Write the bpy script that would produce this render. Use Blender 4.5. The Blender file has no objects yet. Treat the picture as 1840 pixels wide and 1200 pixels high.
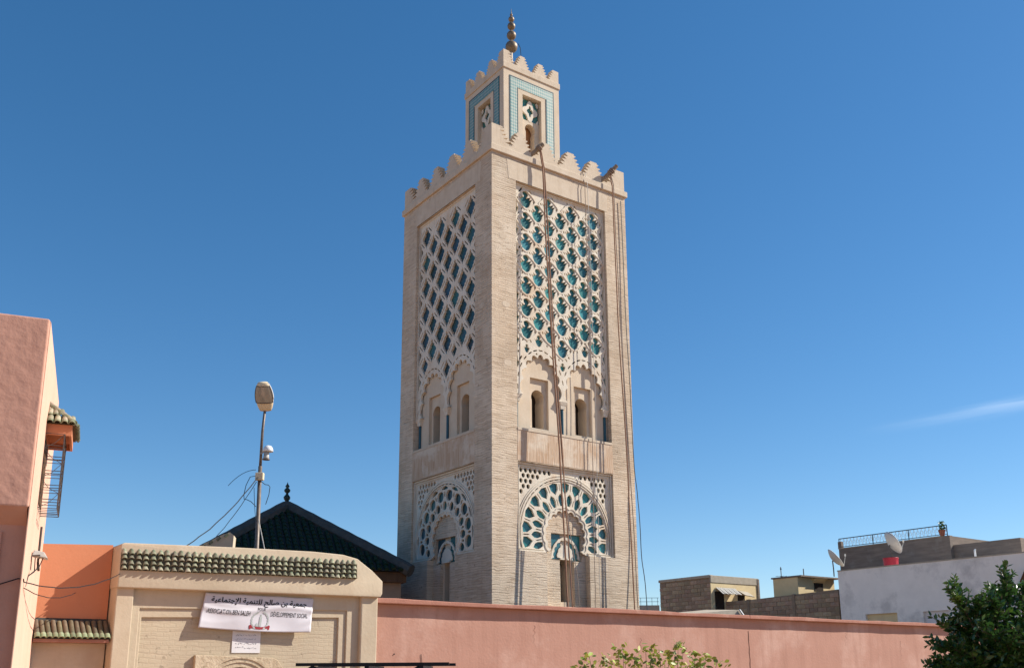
import bpy, math, random
from mathutils import Vector, Matrix
from mathutils.geometry import tessellate_polygon
R = math.radians
rnd = random.Random(7)
scn = bpy.context.scene
COL = scn.collection

# ------------------------------------------------------------------ camera
PITCH, ROLL, FPX = .2395, -.0058, 1728.1
cam = bpy.data.cameras.new('camera'); camo = bpy.data.objects.new('camera', cam); COL.objects.link(camo)
cam.sensor_width = 36; cam.lens = FPX / 1840 * 36; cam.shift_y = 183.2 / 1840
cam.clip_start = .1; cam.clip_end = 6000
_c, _s = math.cos(PITCH), math.sin(PITCH)
_right, _up, _back = Vector((1, 0, 0)), Vector((0, -_s, _c)), Vector((0, -_c, -_s))
_cr, _sr = math.cos(ROLL), math.sin(ROLL)
_x, _y = _right * _cr + _up * _sr, _up * _cr - _right * _sr
camo.matrix_world = Matrix(((_x.x, _y.x, _back.x, 0), (_x.y, _y.y, _back.y, 0), (_x.z, _y.z, _back.z, 1.6), (0, 0, 0, 1)))
scn.camera = camo

# ------------------------------------------------------------------ light
SUN_EL = R(37); SUN_H = Vector((.981, .193))            # horizontal direction towards the sun
sun = bpy.data.lights.new('sun', 'SUN'); sun.energy = 5.0; sun.angle = R(.53); sun.color = (1, .93, .82)
suno = bpy.data.objects.new('sun', sun); COL.objects.link(suno)
_d = Vector((SUN_H.x * math.cos(SUN_EL), SUN_H.y * math.cos(SUN_EL), math.sin(SUN_EL)))
suno.rotation_euler = _d.to_track_quat('Z', 'Y').to_euler(); suno.location = (30, 5, 40)
world = bpy.data.worlds.new('World'); scn.world = world; world.use_nodes = True
wn, wl = world.node_tree.nodes, world.node_tree.links
wn.clear()
def wnode(t, **k):
    n = wn.new(t)
    for a, b in k.items(): setattr(n, a, b)
    return n
def wmath(op, a, b=None, c=None):
    n = wnode('ShaderNodeMath', operation=op)
    for i, v in enumerate((a, b, c)):
        if v is None: continue
        if isinstance(v, (int, float)): n.inputs[i].default_value = v
        else: wl.new(v, n.inputs[i])
    return n.outputs[0]
sky = wnode('ShaderNodeTexSky', sky_type='NISHITA', sun_disc=False, sun_elevation=SUN_EL,
            sun_rotation=math.atan2(SUN_H.x, SUN_H.y), altitude=1500, air_density=1.0, dust_density=.4, ozone_density=2.7)
tc = wnode('ShaderNodeTexCoord'); sx = wnode('ShaderNodeSeparateXYZ'); wl.new(tc.outputs['Generated'], sx.inputs[0])
zc = wmath('MAXIMUM', sx.outputs[2], .03)
px, py = wmath('DIVIDE', sx.outputs[0], zc), wmath('DIVIDE', sx.outputs[1], zc)
# thin streaks of cirrus high above: plane coordinates turned so that the streak runs along a
a_ = wmath('ADD', wmath('MULTIPLY', wmath('SUBTRACT', px, 1.57), .695), wmath('MULTIPLY', wmath('SUBTRACT', py, 4.05), -.719))
b_ = wmath('ADD', wmath('MULTIPLY', wmath('SUBTRACT', px, 1.57), .719), wmath('MULTIPLY', wmath('SUBTRACT', py, 4.05), .695))
cv = wnode('ShaderNodeCombineXYZ'); wl.new(wmath('MULTIPLY', a_, 1.6), cv.inputs[0]); wl.new(wmath('MULTIPLY', b_, 6), cv.inputs[1])
nz = wnode('ShaderNodeTexNoise'); nz.inputs['Scale'].default_value = 1.6; nz.inputs['Detail'].default_value = 6; wl.new(cv.outputs[0], nz.inputs['Vector'])
off = wmath('ADD', b_, wmath('MULTIPLY', wmath('SUBTRACT', nz.outputs['Fac'], .5), .22))
core = wmath('EXPONENT', wmath('MULTIPLY', wmath('POWER', wmath('DIVIDE', off, .085), 2), -1))
ramp = wnode('ShaderNodeMapRange', interpolation_type='SMOOTHSTEP'); wl.new(a_, ramp.inputs[0]); ramp.inputs[1].default_value = -.1; ramp.inputs[2].default_value = .7
fade = wmath('MULTIPLY', wmath('MULTIPLY', core, ramp.outputs[0]), wmath('MULTIPLY', nz.outputs['Fac'], .3))
mixc = wnode('ShaderNodeMix', data_type='RGBA'); wl.new(fade, mixc.inputs[0]); hsv = wnode('ShaderNodeHueSaturation'); hsv.inputs['Saturation'].default_value = 1.29; wl.new(sky.outputs[0], hsv.inputs['Color']); gam = wnode('ShaderNodeGamma'); gam.inputs[1].default_value = .88; wl.new(hsv.outputs[0], gam.inputs[0]); wl.new(gam.outputs[0], mixc.inputs[6]); mixc.inputs[7].default_value = (6.5, 7.3, 8.2, 1)
bg = wnode('ShaderNodeBackground'); bg.inputs[1].default_value = .112; wl.new(mixc.outputs[2], bg.inputs[0])
wo = wnode('ShaderNodeOutputWorld'); wl.new(bg.outputs[0], wo.inputs[0])
vs = scn.view_settings; vs.view_transform = 'Standard'; vs.look = 'None'; vs.gamma = 1; vs.use_curve_mapping = False; vs.exposure = .62
scn.render.engine = 'CYCLES'

# ------------------------------------------------------------------ materials
MATS = {}
def mat(name, c1, c2=None, scale=2.5, rough=.9, bump=.0, bscale=30, rand=0, spec=.25, stretch=(1, 1, 1), c3=None, c3scale=.6, c3lo=.55, c3hi=.72, metal=0, bdist=.02, streak=None, sst=.5):
    """noise-mixed colour, optional blotches (c3) and relief; rand shifts the tone of each copy"""
    m = bpy.data.materials.new(name); m.use_nodes = True; nt = m.node_tree; N, L = nt.nodes, nt.links
    b = N['Principled BSDF']; b.inputs['Roughness'].default_value = rough; b.inputs['Metallic'].default_value = metal
    b.inputs['Specular IOR Level'].default_value = spec
    t = N.new('ShaderNodeTexCoord'); mp = N.new('ShaderNodeMapping'); mp.inputs['Scale'].default_value = stretch
    L.new(t.outputs['Object'], mp.inputs[0])
    n = N.new('ShaderNodeTexNoise'); n.inputs['Scale'].default_value = scale; n.inputs['Detail'].default_value = 7; n.inputs['Roughness'].default_value = .62
    L.new(mp.outputs[0], n.inputs['Vector'])
    c2 = c2 or tuple(x * .8 for x in c1)
    rp = N.new('ShaderNodeMapRange'); rp.inputs[1].default_value = .32; rp.inputs[2].default_value = .68; L.new(n.outputs['Fac'], rp.inputs[0])
    mx = N.new('ShaderNodeMix'); mx.data_type = 'RGBA'; L.new(rp.outputs[0], mx.inputs[0]); mx.inputs[6].default_value = (*c1, 1); mx.inputs[7].default_value = (*c2, 1)
    col = mx.outputs[2]
    if c3:
        n3 = N.new('ShaderNodeTexNoise'); n3.inputs['Scale'].default_value = c3scale; n3.inputs['Detail'].default_value = 8; n3.inputs['Roughness'].default_value = .65
        L.new(t.outputs['Object'], n3.inputs['Vector'])
        r3 = N.new('ShaderNodeMapRange'); r3.inputs[1].default_value = c3lo; r3.inputs[2].default_value = c3hi; L.new(n3.outputs['Fac'], r3.inputs[0])
        m3 = N.new('ShaderNodeMix'); m3.data_type = 'RGBA'; L.new(r3.outputs[0], m3.inputs[0]); L.new(col, m3.inputs[6]); m3.inputs[7].default_value = (*c3, 1); col = m3.outputs[2]
    if streak:
        ms_ = N.new('ShaderNodeMapping'); ms_.inputs['Scale'].default_value = (2.6, 2.6, .22); L.new(t.outputs['Object'], ms_.inputs[0])
        n6 = N.new('ShaderNodeTexNoise'); n6.inputs['Scale'].default_value = 1.5; n6.inputs['Detail'].default_value = 8; n6.inputs['Roughness'].default_value = .7; L.new(ms_.outputs[0], n6.inputs['Vector'])
        r6 = N.new('ShaderNodeMapRange'); r6.inputs[1].default_value = .5; r6.inputs[2].default_value = .74; r6.inputs[4].default_value = sst; L.new(n6.outputs['Fac'], r6.inputs[0])
        m6 = N.new('ShaderNodeMix'); m6.data_type = 'RGBA'; L.new(r6.outputs[0], m6.inputs[0]); L.new(col, m6.inputs[6]); m6.inputs[7].default_value = (*streak, 1); col = m6.outputs[2]
    if rand:
        oi = N.new('ShaderNodeObjectInfo'); hs = N.new('ShaderNodeHueSaturation')
        r1 = N.new('ShaderNodeMapRange'); r1.inputs[3].default_value = 1 - rand; r1.inputs[4].default_value = 1 + rand; L.new(oi.outputs['Random'], r1.inputs[0]); L.new(r1.outputs[0], hs.inputs['Value'])
        w = N.new('ShaderNodeMath'); w.operation = 'MULTIPLY'; w.inputs[1].default_value = 7.31; L.new(oi.outputs['Random'], w.inputs[0])
        w2 = N.new('ShaderNodeMath'); w2.operation = 'FRACT'; L.new(w.outputs[0], w2.inputs[0])
        r2 = N.new('ShaderNodeMapRange'); r2.inputs[3].default_value = .5 - rand * .07; r2.inputs[4].default_value = .5 + rand * .07; L.new(w2.outputs[0], r2.inputs[0]); L.new(r2.outputs[0], hs.inputs['Hue'])
        L.new(col, hs.inputs['Color']); col = hs.outputs[0]
    L.new(col, b.inputs['Base Color'])
    if bump:
        nb = N.new('ShaderNodeTexNoise'); nb.inputs['Scale'].default_value = bscale; nb.inputs['Detail'].default_value = 6; L.new(mp.outputs[0], nb.inputs['Vector'])
        bp = N.new('ShaderNodeBump'); bp.inputs['Strength'].default_value = bump; bp.inputs['Distance'].default_value = bdist; L.new(nb.outputs['Fac'], bp.inputs['Height']); L.new(bp.outputs[0], b.inputs['Normal'])
    MATS[name] = m
    return m

def brick_mat(name, c1, c2, cm, bw=.26, rh=.072, mortar=.012, patch=None, bump=.7, streak=(.40, .30, .21)):
    """courses from object coordinates: u = x + y runs round the corner, v = z"""
    m = bpy.data.materials.new(name); m.use_nodes = True; nt = m.node_tree; N, L = nt.nodes, nt.links
    b = N['Principled BSDF']; b.inputs['Roughness'].default_value = .93; b.inputs['Specular IOR Level'].default_value = .15
    t = N.new('ShaderNodeTexCoord'); s = N.new('ShaderNodeSeparateXYZ'); L.new(t.outputs['Object'], s.inputs[0])
    ad = N.new('ShaderNodeMath'); ad.operation = 'ADD'; L.new(s.outputs[0], ad.inputs[0]); L.new(s.outputs[1], ad.inputs[1])
    nw = N.new('ShaderNodeTexNoise'); nw.inputs['Scale'].default_value = 1.9; nw.inputs['Detail'].default_value = 6; L.new(t.outputs['Object'], nw.inputs['Vector'])
    wv = N.new('ShaderNodeMath'); wv.operation = 'MULTIPLY_ADD'; wv.inputs[1].default_value = .15; L.new(nw.outputs['Fac'], wv.inputs[0]); L.new(s.outputs[2], wv.inputs[2])
    cb = N.new('ShaderNodeCombineXYZ'); L.new(ad.outputs[0], cb.inputs[0]); L.new(wv.outputs[0], cb.inputs[1])
    br = N.new('ShaderNodeTexBrick'); L.new(cb.outputs[0], br.inputs['Vector'])
    br.inputs['Scale'].default_value = 1; br.inputs['Brick Width'].default_value = bw; br.inputs['Row Height'].default_value = rh
    br.inputs['Mortar Size'].default_value = mortar; br.inputs['Mortar Smooth'].default_value = .3; br.inputs['Bias'].default_value = .1
    br.inputs['Color1'].default_value = (*c1, 1); br.inputs['Color2'].default_value = (*c2, 1); br.inputs['Mortar'].default_value = (*cm, 1)
    n2 = N.new('ShaderNodeTexNoise'); n2.inputs['Scale'].default_value = .55; n2.inputs['Detail'].default_value = 9; n2.inputs['Roughness'].default_value = .68; L.new(t.outputs['Object'], n2.inputs['Vector'])
    r2 = N.new('ShaderNodeMapRange'); r2.inputs[1].default_value = .44; r2.inputs[2].default_value = .62; r2.inputs[4].default_value = .85; L.new(n2.outputs['Fac'], r2.inputs[0])
    mx = N.new('ShaderNodeMix'); mx.data_type = 'RGBA'; L.new(r2.outputs[0], mx.inputs[0]); L.new(br.outputs['Color'], mx.inputs[6]); mx.inputs[7].default_value = (*(patch or cm), 1)
    # weathered darker courses: noise stretched along the rows
    mp = N.new('ShaderNodeMapping'); mp.inputs['Scale'].default_value = (1.2, 13, 1); L.new(cb.outputs[0], mp.inputs[0])
    n3 = N.new('ShaderNodeTexNoise'); n3.inputs['Scale'].default_value = 1.6; n3.inputs['Detail'].default_value = 6; L.new(mp.outputs[0], n3.inputs['Vector'])
    r3 = N.new('ShaderNodeMapRange'); r3.inputs[1].default_value = .52; r3.inputs[2].default_value = .70; r3.inputs[4].default_value = .75; L.new(n3.outputs['Fac'], r3.inputs[0])
    m3 = N.new('ShaderNodeMix'); m3.data_type = 'RGBA'; L.new(r3.outputs[0], m3.inputs[0]); L.new(mx.outputs[2], m3.inputs[6]); m3.inputs[7].default_value = (*streak, 1)
    n5 = N.new('ShaderNodeTexNoise'); n5.inputs['Scale'].default_value = .35; n5.inputs['Detail'].default_value = 7; L.new(t.outputs['Object'], n5.inputs['Vector'])
    r5 = N.new('ShaderNodeMapRange'); r5.inputs[1].default_value = .3; r5.inputs[2].default_value = .7; r5.inputs[3].default_value = .8; r5.inputs[4].default_value = 1.14; L.new(n5.outputs['Fac'], r5.inputs[0])
    n7 = N.new('ShaderNodeTexNoise'); n7.inputs['Scale'].default_value = 7; n7.inputs['Detail'].default_value = 3; L.new(t.outputs['Object'], n7.inputs['Vector'])
    r7 = N.new('ShaderNodeMapRange'); r7.inputs[1].default_value = .665; r7.inputs[2].default_value = .70; r7.inputs[4].default_value = .55; L.new(n7.outputs['Fac'], r7.inputs[0])
    m7 = N.new('ShaderNodeMix'); m7.data_type = 'RGBA'; L.new(r7.outputs[0], m7.inputs[0]); L.new(m3.outputs[2], m7.inputs[6]); m7.inputs[7].default_value = (*(x * .55 for x in streak), 1)
    mp8 = N.new('ShaderNodeMapping'); mp8.inputs['Scale'].default_value = (2.2, 2.2, .18); L.new(t.outputs['Object'], mp8.inputs[0])
    n8 = N.new('ShaderNodeTexNoise'); n8.inputs['Scale'].default_value = 1.3; n8.inputs['Detail'].default_value = 7; L.new(mp8.outputs[0], n8.inputs['Vector'])
    r8 = N.new('ShaderNodeMapRange'); r8.inputs[1].default_value = .5; r8.inputs[2].default_value = .75; r8.inputs[4].default_value = .45; L.new(n8.outputs['Fac'], r8.inputs[0])
    m8 = N.new('ShaderNodeMix'); m8.data_type = 'RGBA'; L.new(r8.outputs[0], m8.inputs[0]); L.new(m7.outputs[2], m8.inputs[6]); m8.inputs[7].default_value = (*(x * 1.15 for x in streak), 1)
    hs = N.new('ShaderNodeHueSaturation'); L.new(m8.outputs[2], hs.inputs['Color']); L.new(r5.outputs[0], hs.inputs['Value'])
    L.new(hs.outputs[0], b.inputs['Base Color'])
    n4 = N.new('ShaderNodeTexNoise'); n4.inputs['Scale'].default_value = 26; n4.inputs['Detail'].default_value = 5; L.new(t.outputs['Object'], n4.inputs['Vector'])
    hh = N.new('ShaderNodeMath'); hh.operation = 'MULTIPLY_ADD'; hh.inputs[1].default_value = -.9; L.new(br.outputs['Fac'], hh.inputs[0]); L.new(n4.outputs['Fac'], hh.inputs[2])
    h2 = N.new('ShaderNodeMath'); h2.operation = 'SUBTRACT'; L.new(hh.outputs[0], h2.inputs[0]); L.new(r3.outputs[0], h2.inputs[1])
    bp = N.new('ShaderNodeBump'); bp.inputs['Strength'].default_value = bump; bp.inputs['Distance'].default_value = .014; L.new(h2.outputs[0], bp.inputs['Height']); L.new(bp.outputs[0], b.inputs['Normal'])
    MATS[name] = m
    return m

def lozenge_mat(name, ca, cb_, size=.09):
    """small glazed lozenge tiles, two colours and dark joints"""
    m = bpy.data.materials.new(name); m.use_nodes = True; nt = m.node_tree; N, L = nt.nodes, nt.links
    b = N['Principled BSDF']; b.inputs['Roughness'].default_value = .35
    t = N.new('ShaderNodeTexCoord'); s = N.new('ShaderNodeSeparateXYZ'); L.new(t.outputs['Object'], s.inputs[0])
    def M(op, a, c):
        n = N.new('ShaderNodeMath'); n.operation = op
        for i, v in enumerate((a, c)):
            if isinstance(v, (int, float)): n.inputs[i].default_value = v
            else: L.new(v, n.inputs[i])
        return n.outputs[0]
    uu = M('ADD', s.outputs[0], s.outputs[1])
    p = M('DIVIDE', M('ADD', M('MULTIPLY', uu, 1.3), s.outputs[2]), size); q = M('DIVIDE', M('SUBTRACT', M('MULTIPLY', uu, 1.3), s.outputs[2]), size)
    cv = N.new('ShaderNodeCombineXYZ'); L.new(p, cv.inputs[0]); L.new(q, cv.inputs[1]); cv.inputs[2].default_value = .5
    ck = N.new('ShaderNodeTexChecker'); ck.inputs['Scale'].default_value = 1; ck.inputs[1].default_value = (*ca, 1); ck.inputs[2].default_value = (*cb_, 1); L.new(cv.outputs[0], ck.inputs[0])
    n = N.new('ShaderNodeTexNoise'); n.inputs['Scale'].default_value = 9; n.inputs['Detail'].default_value = 5; L.new(t.outputs['Object'], n.inputs['Vector'])
    r = N.new('ShaderNodeMapRange'); r.inputs[1].default_value = .45; r.inputs[2].default_value = .75; r.inputs[4].default_value = .6; L.new(n.outputs['Fac'], r.inputs[0])
    mx = N.new('ShaderNodeMix'); mx.data_type = 'RGBA'; L.new(r.outputs[0], mx.inputs[0]); L.new(ck.outputs[0], mx.inputs[6]); mx.inputs[7].default_value = (.3, .33, .28, 1)
    L.new(mx.outputs[2], b.inputs['Base Color'])
    MATS[name] = m

brick_mat('brick', (.67, .55, .42), (.55, .435, .32), (.45, .36, .275), bw=.55, rh=.078, mortar=.008, patch=(.68, .58, .46))
mat('plaster_band', (.61, .515, .405), (.53, .435, .33), 3, bump=.35, bscale=22, c3=(.64, .55, .44), c3scale=1.2, streak=(.42, .33, .24), sst=.6)
mat('combed_plaster', (.62, .50, .38), (.43, .27, .165), 3.2, bump=.8, bscale=5, stretch=(7, 7, .35), c3=(.64, .54, .43), c3scale=.9, c3lo=.46, c3hi=.58)
mat('carved_plaster', (.72, .665, .57), (.63, .56, .455), 2.2, bump=.4, bscale=28, c3=(.62, .49, .36), c3scale=.9, c3lo=.54, c3hi=.68, streak=(.45, .37, .29), sst=.5)
mat('niche_plaster', (.64, .54, .42), (.58, .47, .35), 2.2, bump=.25, bscale=30, streak=(.45, .34, .24), sst=.45)
mat('shaded_glazed_tile', (.018, .085, .095), (.02, .045, .062), 7, rough=.3, rand=.5, spec=.35, c3=(.03, .09, .08), c3scale=3)  # darker copy of the glazed tile: shade of the left face put into the colour
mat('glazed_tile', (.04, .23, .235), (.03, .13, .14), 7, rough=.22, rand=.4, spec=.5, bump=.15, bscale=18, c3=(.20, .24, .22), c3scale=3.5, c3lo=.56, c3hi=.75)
mat('dull_tile', (.10, .115, .10), (.06, .08, .07), 8, rough=.6, c3=(.18, .18, .15), c3scale=4)  # tile behind the lattice; shade of the deep slots put into its colour
mat('column_tile', (.02, .07, .10), (.03, .10, .14), 8, rough=.35)
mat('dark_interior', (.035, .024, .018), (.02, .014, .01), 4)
mat('ochre_plaster', (.45, .22, .1), (.38, .18, .08), 4)
lozenge_mat('lozenge_tile', (.05, .21, .21), (.34, .39, .34), .13)
mat('dark_bed', (.09, .075, .05), (.06, .055, .04), 9)
mat('stone_tile', (.34, .31, .225), (.20, .205, .14), 9, c3=(.10, .15, .09), c3scale=5, c3lo=.46, c3hi=.62, rand=.4, bump=.4, bscale=30)
mat('green_tile', (.13, .17, .10), (.24, .22, .15), 8, rough=.55, rand=.35, c3=(.36, .31, .22), c3scale=9, c3lo=.5, c3hi=.66, bump=.3, bscale=30)
mat('brown_tile', (.16, .12, .075), (.09, .07, .045), 7, rough=.7, rand=.3, c3=(.12, .15, .08), c3scale=6, bump=.3)
mat('glossy_green', (.17, .22, .12), (.26, .28, .18), 9, rough=.2, rand=.3, spec=.6)
mat('black_green_tile', (.013, .036, .018), (.022, .03, .018), 5, spec=.12, rough=.7, c3=(.05, .06, .05), c3scale=7, c3lo=.64, c3hi=.74)
mat('dark_mortar', (.045, .045, .042), (.03, .032, .03), 4)
mat('hip_mortar', (.085, .085, .08), (.055, .056, .053), 5)
mat('pink_render', (.455, .25, .19), (.41, .22, .165), 1.1, bump=.3, bscale=14, c3=(.53, .33, .265), c3scale=.45, c3lo=.5, c3hi=.66, streak=(.33, .17, .125), sst=.6)
mat('pink_coping', (.40, .19, .14), (.33, .15, .11), 2.4, bump=.3, c3=(.46, .26, .2), c3scale=1.5)
mat('salmon_render', (.60, .33, .245), (.53, .285, .21), 1.3, bump=.5, bscale=6, bdist=.03, streak=(.5, .25, .18), sst=.4, c3=(.56, .30, .22), c3scale=.8)
mat('tan_render', (.34, .24, .17), (.28, .195, .135), 2, bump=.2)
mat('sunlit_salmon_render', (.66, .42, .315), (.60, .375, .275), 1.3, bump=.2, bscale=6, c3=(.62, .36, .26), c3scale=.9, c3lo=.6, c3hi=.75)  # paler copy of the salmon render: strong sunlight put into the colour
mat('orange_render', (.53, .215, .115), (.485, .19, .10), 1.2, bump=.15, bscale=14, c3=(.56, .245, .14), c3scale=.7)
mat('cream_render', (.52, .435, .325), (.47, .385, .28), 1.6, bump=.25, bscale=14, c3=(.44, .34, .24), c3scale=.9, c3lo=.54, c3hi=.76, streak=(.40, .32, .23), sst=.4)
brick_mat('limewashed_brick', (.50, .42, .305), (.48, .40, .29), (.455, .375, .27), bw=.24, rh=.085, mortar=.014, patch=(.50, .42, .31), bump=.22, streak=(.44, .355, .26))
mat('weathered_stone', (.58, .48, .35), (.40, .31, .21), 5, bump=.7, bscale=18, c3=(.3, .23, .15), c3scale=4, c3lo=.56, c3hi=.66)
mat('banner_cloth', (.60, .58, .62), (.55, .53, .57), 3, rough=.55)
mat('paper', (.68, .66, .67), (.63, .61, .62), 5, rough=.7)
mat('ink', (.012, .012, .014), rough=.7)
mat('pencil', (.2, .2, .22), rough=.8)
mat('emblem_grey', (.33, .36, .35), (.42, .44, .43), 20, rough=.7)
mat('emblem_red', (.30, .03, .035), (.24, .02, .03), 20, rough=.7)
mat('block', (.36, .255, .17), (.27, .19, .13), 5, bump=.6, bscale=18, rand=.22, c3=(.33, .28, .22), c3scale=2)
mat('block_mortar', (.28, .205, .145), (.21, .155, .11), 4, bump=.4)
mat('yellow_render', (.68, .55, .33), (.62, .49, .28), 2, bump=.15, c3=(.6, .49, .32), c3scale=1)
mat('cement', (.42, .37, .30), (.33, .29, .23), 3, bump=.3)
mat('dark_cement', (.24, .19, .155), (.15, .12, .10), 1.6, bump=.4, bscale=8, stretch=(.5, .5, 3.5), c3=(.25, .22, .19), c3scale=.8)
mat('grey_wash', (.86, .81, .75), (.78, .735, .68), 1.2, bump=.15, c3=(.60, .565, .53), c3scale=.42, c3lo=.5, c3hi=.62)
mat('blue_iron', (.03, .055, .08), (.05, .06, .07), 6, rough=.6)
mat('rust_iron', (.06, .062, .07), (.11, .085, .07), 12, rough=.7)
mat('dish_white', (.62, .61, .57), (.52, .51, .48), 4, rough=.5)
mat('red_plastic', (.42, .03, .05), (.34, .025, .04), 4, rough=.5)
mat('galvanised', (.20, .17, .15), (.12, .095, .08), 10, rough=.5, metal=.3)
mat('pale_steel', (.42, .41, .38), (.33, .32, .3), 10, rough=.5)
mat('lamp_cream', (.70, .58, .39), (.62, .5, .33), 6, rough=.5)
mat('lamp_top', (.66, .66, .64), (.58, .58, .56), 6, rough=.45)
mat('lamp_glass', (.30, .26, .20), (.36, .31, .24), 5, rough=.15, spec=.6)
mat('white_plastic', (.75, .75, .75), (.68, .68, .68), 6, rough=.4)
mat('black_cable', (.02, .02, .022), rough=.7)
mat('rope', (.33, .19, .125), (.22, .125, .085), 30, rough=.95)
mat('grey_rope', (.34, .27, .22), (.22, .17, .14), 30, rough=.95)
mat('timber', (.34, .265, .19), (.22, .16, .11), 4, bump=.4, stretch=(6, 6, 1))
mat('bronze', (.27, .20, .13), (.13, .11, .085), 6, rough=.5, metal=.35)
mat('dark_glaze', (.02, .045, .04), (.015, .03, .03), 5, rough=.3)
mat('leaf', (.055, .125, .026), (.03, .075, .016), 1.2, rough=.28, spec=.6, c3=(.10, .16, .02), c3scale=2.0, c3lo=.58, c3hi=.68)
mat('young_leaf', (.40, .42, .07), (.20, .25, .05), 2.5, rough=.45, rand=.5, spec=.4)
mat('bark', (.13, .095, .065), (.08, .06, .04), 8, bump=.5)
mat('paving', (.41, .25, .15), (.34, .21, .13), .8, bump=.2)
mat('van_paint', (.05, .06, .075), (.04, .05, .06), 2, rough=.25, spec=.6)
mat('van_glass', (.015, .018, .02), rough=.06, spec=.7)
mat('rubber', (.015, .015, .015), rough=.85)
mat('steel_rim', (.4, .4, .4), rough=.35, metal=.8)
mat('black_rack', (.008, .008, .009), rough=.5)
mat('door_wood', (.12, .065, .035), (.08, .045, .025), 4, stretch=(5, 5, .6), bump=.3)
mat('pot_clay', (.28, .10, .06), (.22, .08, .05), 5)
mat('crack_line', (.13, .06, .045), rough=1)
for m_ in ('leaf', 'young_leaf'):
    nt = MATS[m_].node_tree; b = nt.nodes['Principled BSDF']; o_ = nt.nodes['Material Output']
    tr = nt.nodes.new('ShaderNodeBsdfTranslucent'); ms = nt.nodes.new('ShaderNodeMixShader'); ms.inputs[0].default_value = .25
    nt.links.new(b.inputs['Base Color'].links[0].from_socket, tr.inputs[0])
    nt.links.new(b.outputs[0], ms.inputs[1]); nt.links.new(tr.outputs[0], ms.inputs[2]); nt.links.new(ms.outputs[0], o_.inputs[0])

# ------------------------------------------------------------------ helpers
def link(o, parent=None, kind=None):
    COL.objects.link(o)
    if parent is not None: o.parent = parent
    if kind: o['kind'] = kind
    return o
def thing(name, label, cat, loc=(0, 0, 0), rz=0, group=None):
    o = bpy.data.objects.new(name, None); o.empty_display_size = .3; COL.objects.link(o)
    o.location = loc; o.rotation_euler = (0, 0, rz); o['label'] = label; o['category'] = cat
    if group: o['group'] = group
    return o
def tag(o, label, cat, group=None):
    o['label'] = label; o['category'] = cat
    if group: o['group'] = group
    return o

class MB:
    """collects shapes of ONE object"""
    def __init__(s): s.v = []; s.f = []
    def add(s, v, f):
        k = len(s.v); s.v += [tuple(p) for p in v]; s.f += [tuple(i + k for i in q) for q in f]; return s
    def box(s, x0, x1, y0, y1, z0, z1):
        return s.add([(x, y, z) for z in (z0, z1) for y in (y0, y1) for x in (x0, x1)],
                     [(0, 2, 3, 1), (4, 5, 7, 6), (0, 1, 5, 4), (2, 6, 7, 3), (0, 4, 6, 2), (1, 3, 7, 5)])
    def tube(s, pts, r, n=6, cap=True):
        pts = [Vector(p) for p in pts]; rs = r if isinstance(r, (list, tuple)) else [r] * len(pts); V = []; F = []
        ref = None
        for i, p in enumerate(pts):
            d = (pts[min(i + 1, len(pts) - 1)] - pts[max(i - 1, 0)]).normalized()
            if ref is None: ref = d.orthogonal().normalized()
            a = (ref - d * ref.dot(d)); a = a.normalized() if a.length > 1e-6 else d.orthogonal().normalized(); ref = a; b = d.cross(a)
            V += [p + (a * math.cos(6.28318 * k / n) + b * math.sin(6.28318 * k / n)) * rs[i] for k in range(n)]
        for i in range(len(pts) - 1):
            for k in range(n):
                j = (k + 1) % n; F.append((i * n + k, i * n + j, (i + 1) * n + j, (i + 1) * n + k))
        if cap: F += [tuple(range(n - 1, -1, -1)), tuple(range((len(pts) - 1) * n, len(pts) * n))]
        return s.add(V, F)
    def lathe(s, prof, n=16, c=(0, 0, 0)):
        V = [(c[0] + r * math.cos(6.28318 * k / n), c[1] + r * math.sin(6.28318 * k / n), c[2] + z) for r, z in prof for k in range(n)]; F = []
        for i in range(len(prof) - 1):
            for k in range(n):
                j = (k + 1) % n; F.append((i * n + k, i * n + j, (i + 1) * n + j, (i + 1) * n + k))
        F += [tuple(range(n - 1, -1, -1)), tuple(range((len(prof) - 1) * n, len(prof) * n))]
        return s.add(V, F)
    def plate(s, outline, holes, d0, d1, fn):
        """flat plate with openings; fn(u, v, depth) -> xyz"""
        loops = [outline] + list(holes)
        tris = tessellate_polygon([[Vector((p[0], p[1], 0)) for p in l] for l in loops])
        flat = [p for l in loops for p in l]; n = len(flat)
        V = [fn(p[0], p[1], d0) for p in flat] + [fn(p[0], p[1], d1) for p in flat]
        F = [tuple(t) for t in tris] + [tuple(i + n for i in reversed(t)) for t in tris]
        k = 0
        for l in loops:
            m = len(l)
            for i in range(m):
                j = (i + 1) % m; F.append((k + i, k + j, n + k + j, n + k + i))
            k += m
        return s.add(V, F)
    def mesh(s, name, m, smooth=False, fix=False):
        me = bpy.data.meshes.new(name); me.from_pydata(s.v, [], s.f); me.update()
        if fix:
            import bmesh
            b = bmesh.new(); b.from_mesh(me); bmesh.ops.recalc_face_normals(b, faces=b.faces); b.to_mesh(me); b.free()
        if smooth:
            for p in me.polygons: p.use_smooth = True
        me.materials.append(MATS[m]); return me
    def build(s, name, m, parent=None, smooth=False, fix=False, kind=None, loc=None, rz=None):
        o = bpy.data.objects.new(name, s.mesh(name, m, smooth, fix)); link(o, parent, kind)
        if loc: o.location = loc
        if rz is not None: o.rotation_euler = (0, 0, rz)
        return o
def bevel(o, w, seg=2):
    md = o.modifiers.new('bevel', 'BEVEL'); md.width = w; md.segments = seg; md.limit_method = 'ANGLE'; return o
def inst(name, mesh, parent, loc, rot=(0, 0, 0), sc=(1, 1, 1)):
    o = bpy.data.objects.new(name, mesh); link(o, parent); o.location = loc; o.rotation_euler = rot; o.scale = sc; return o
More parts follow.
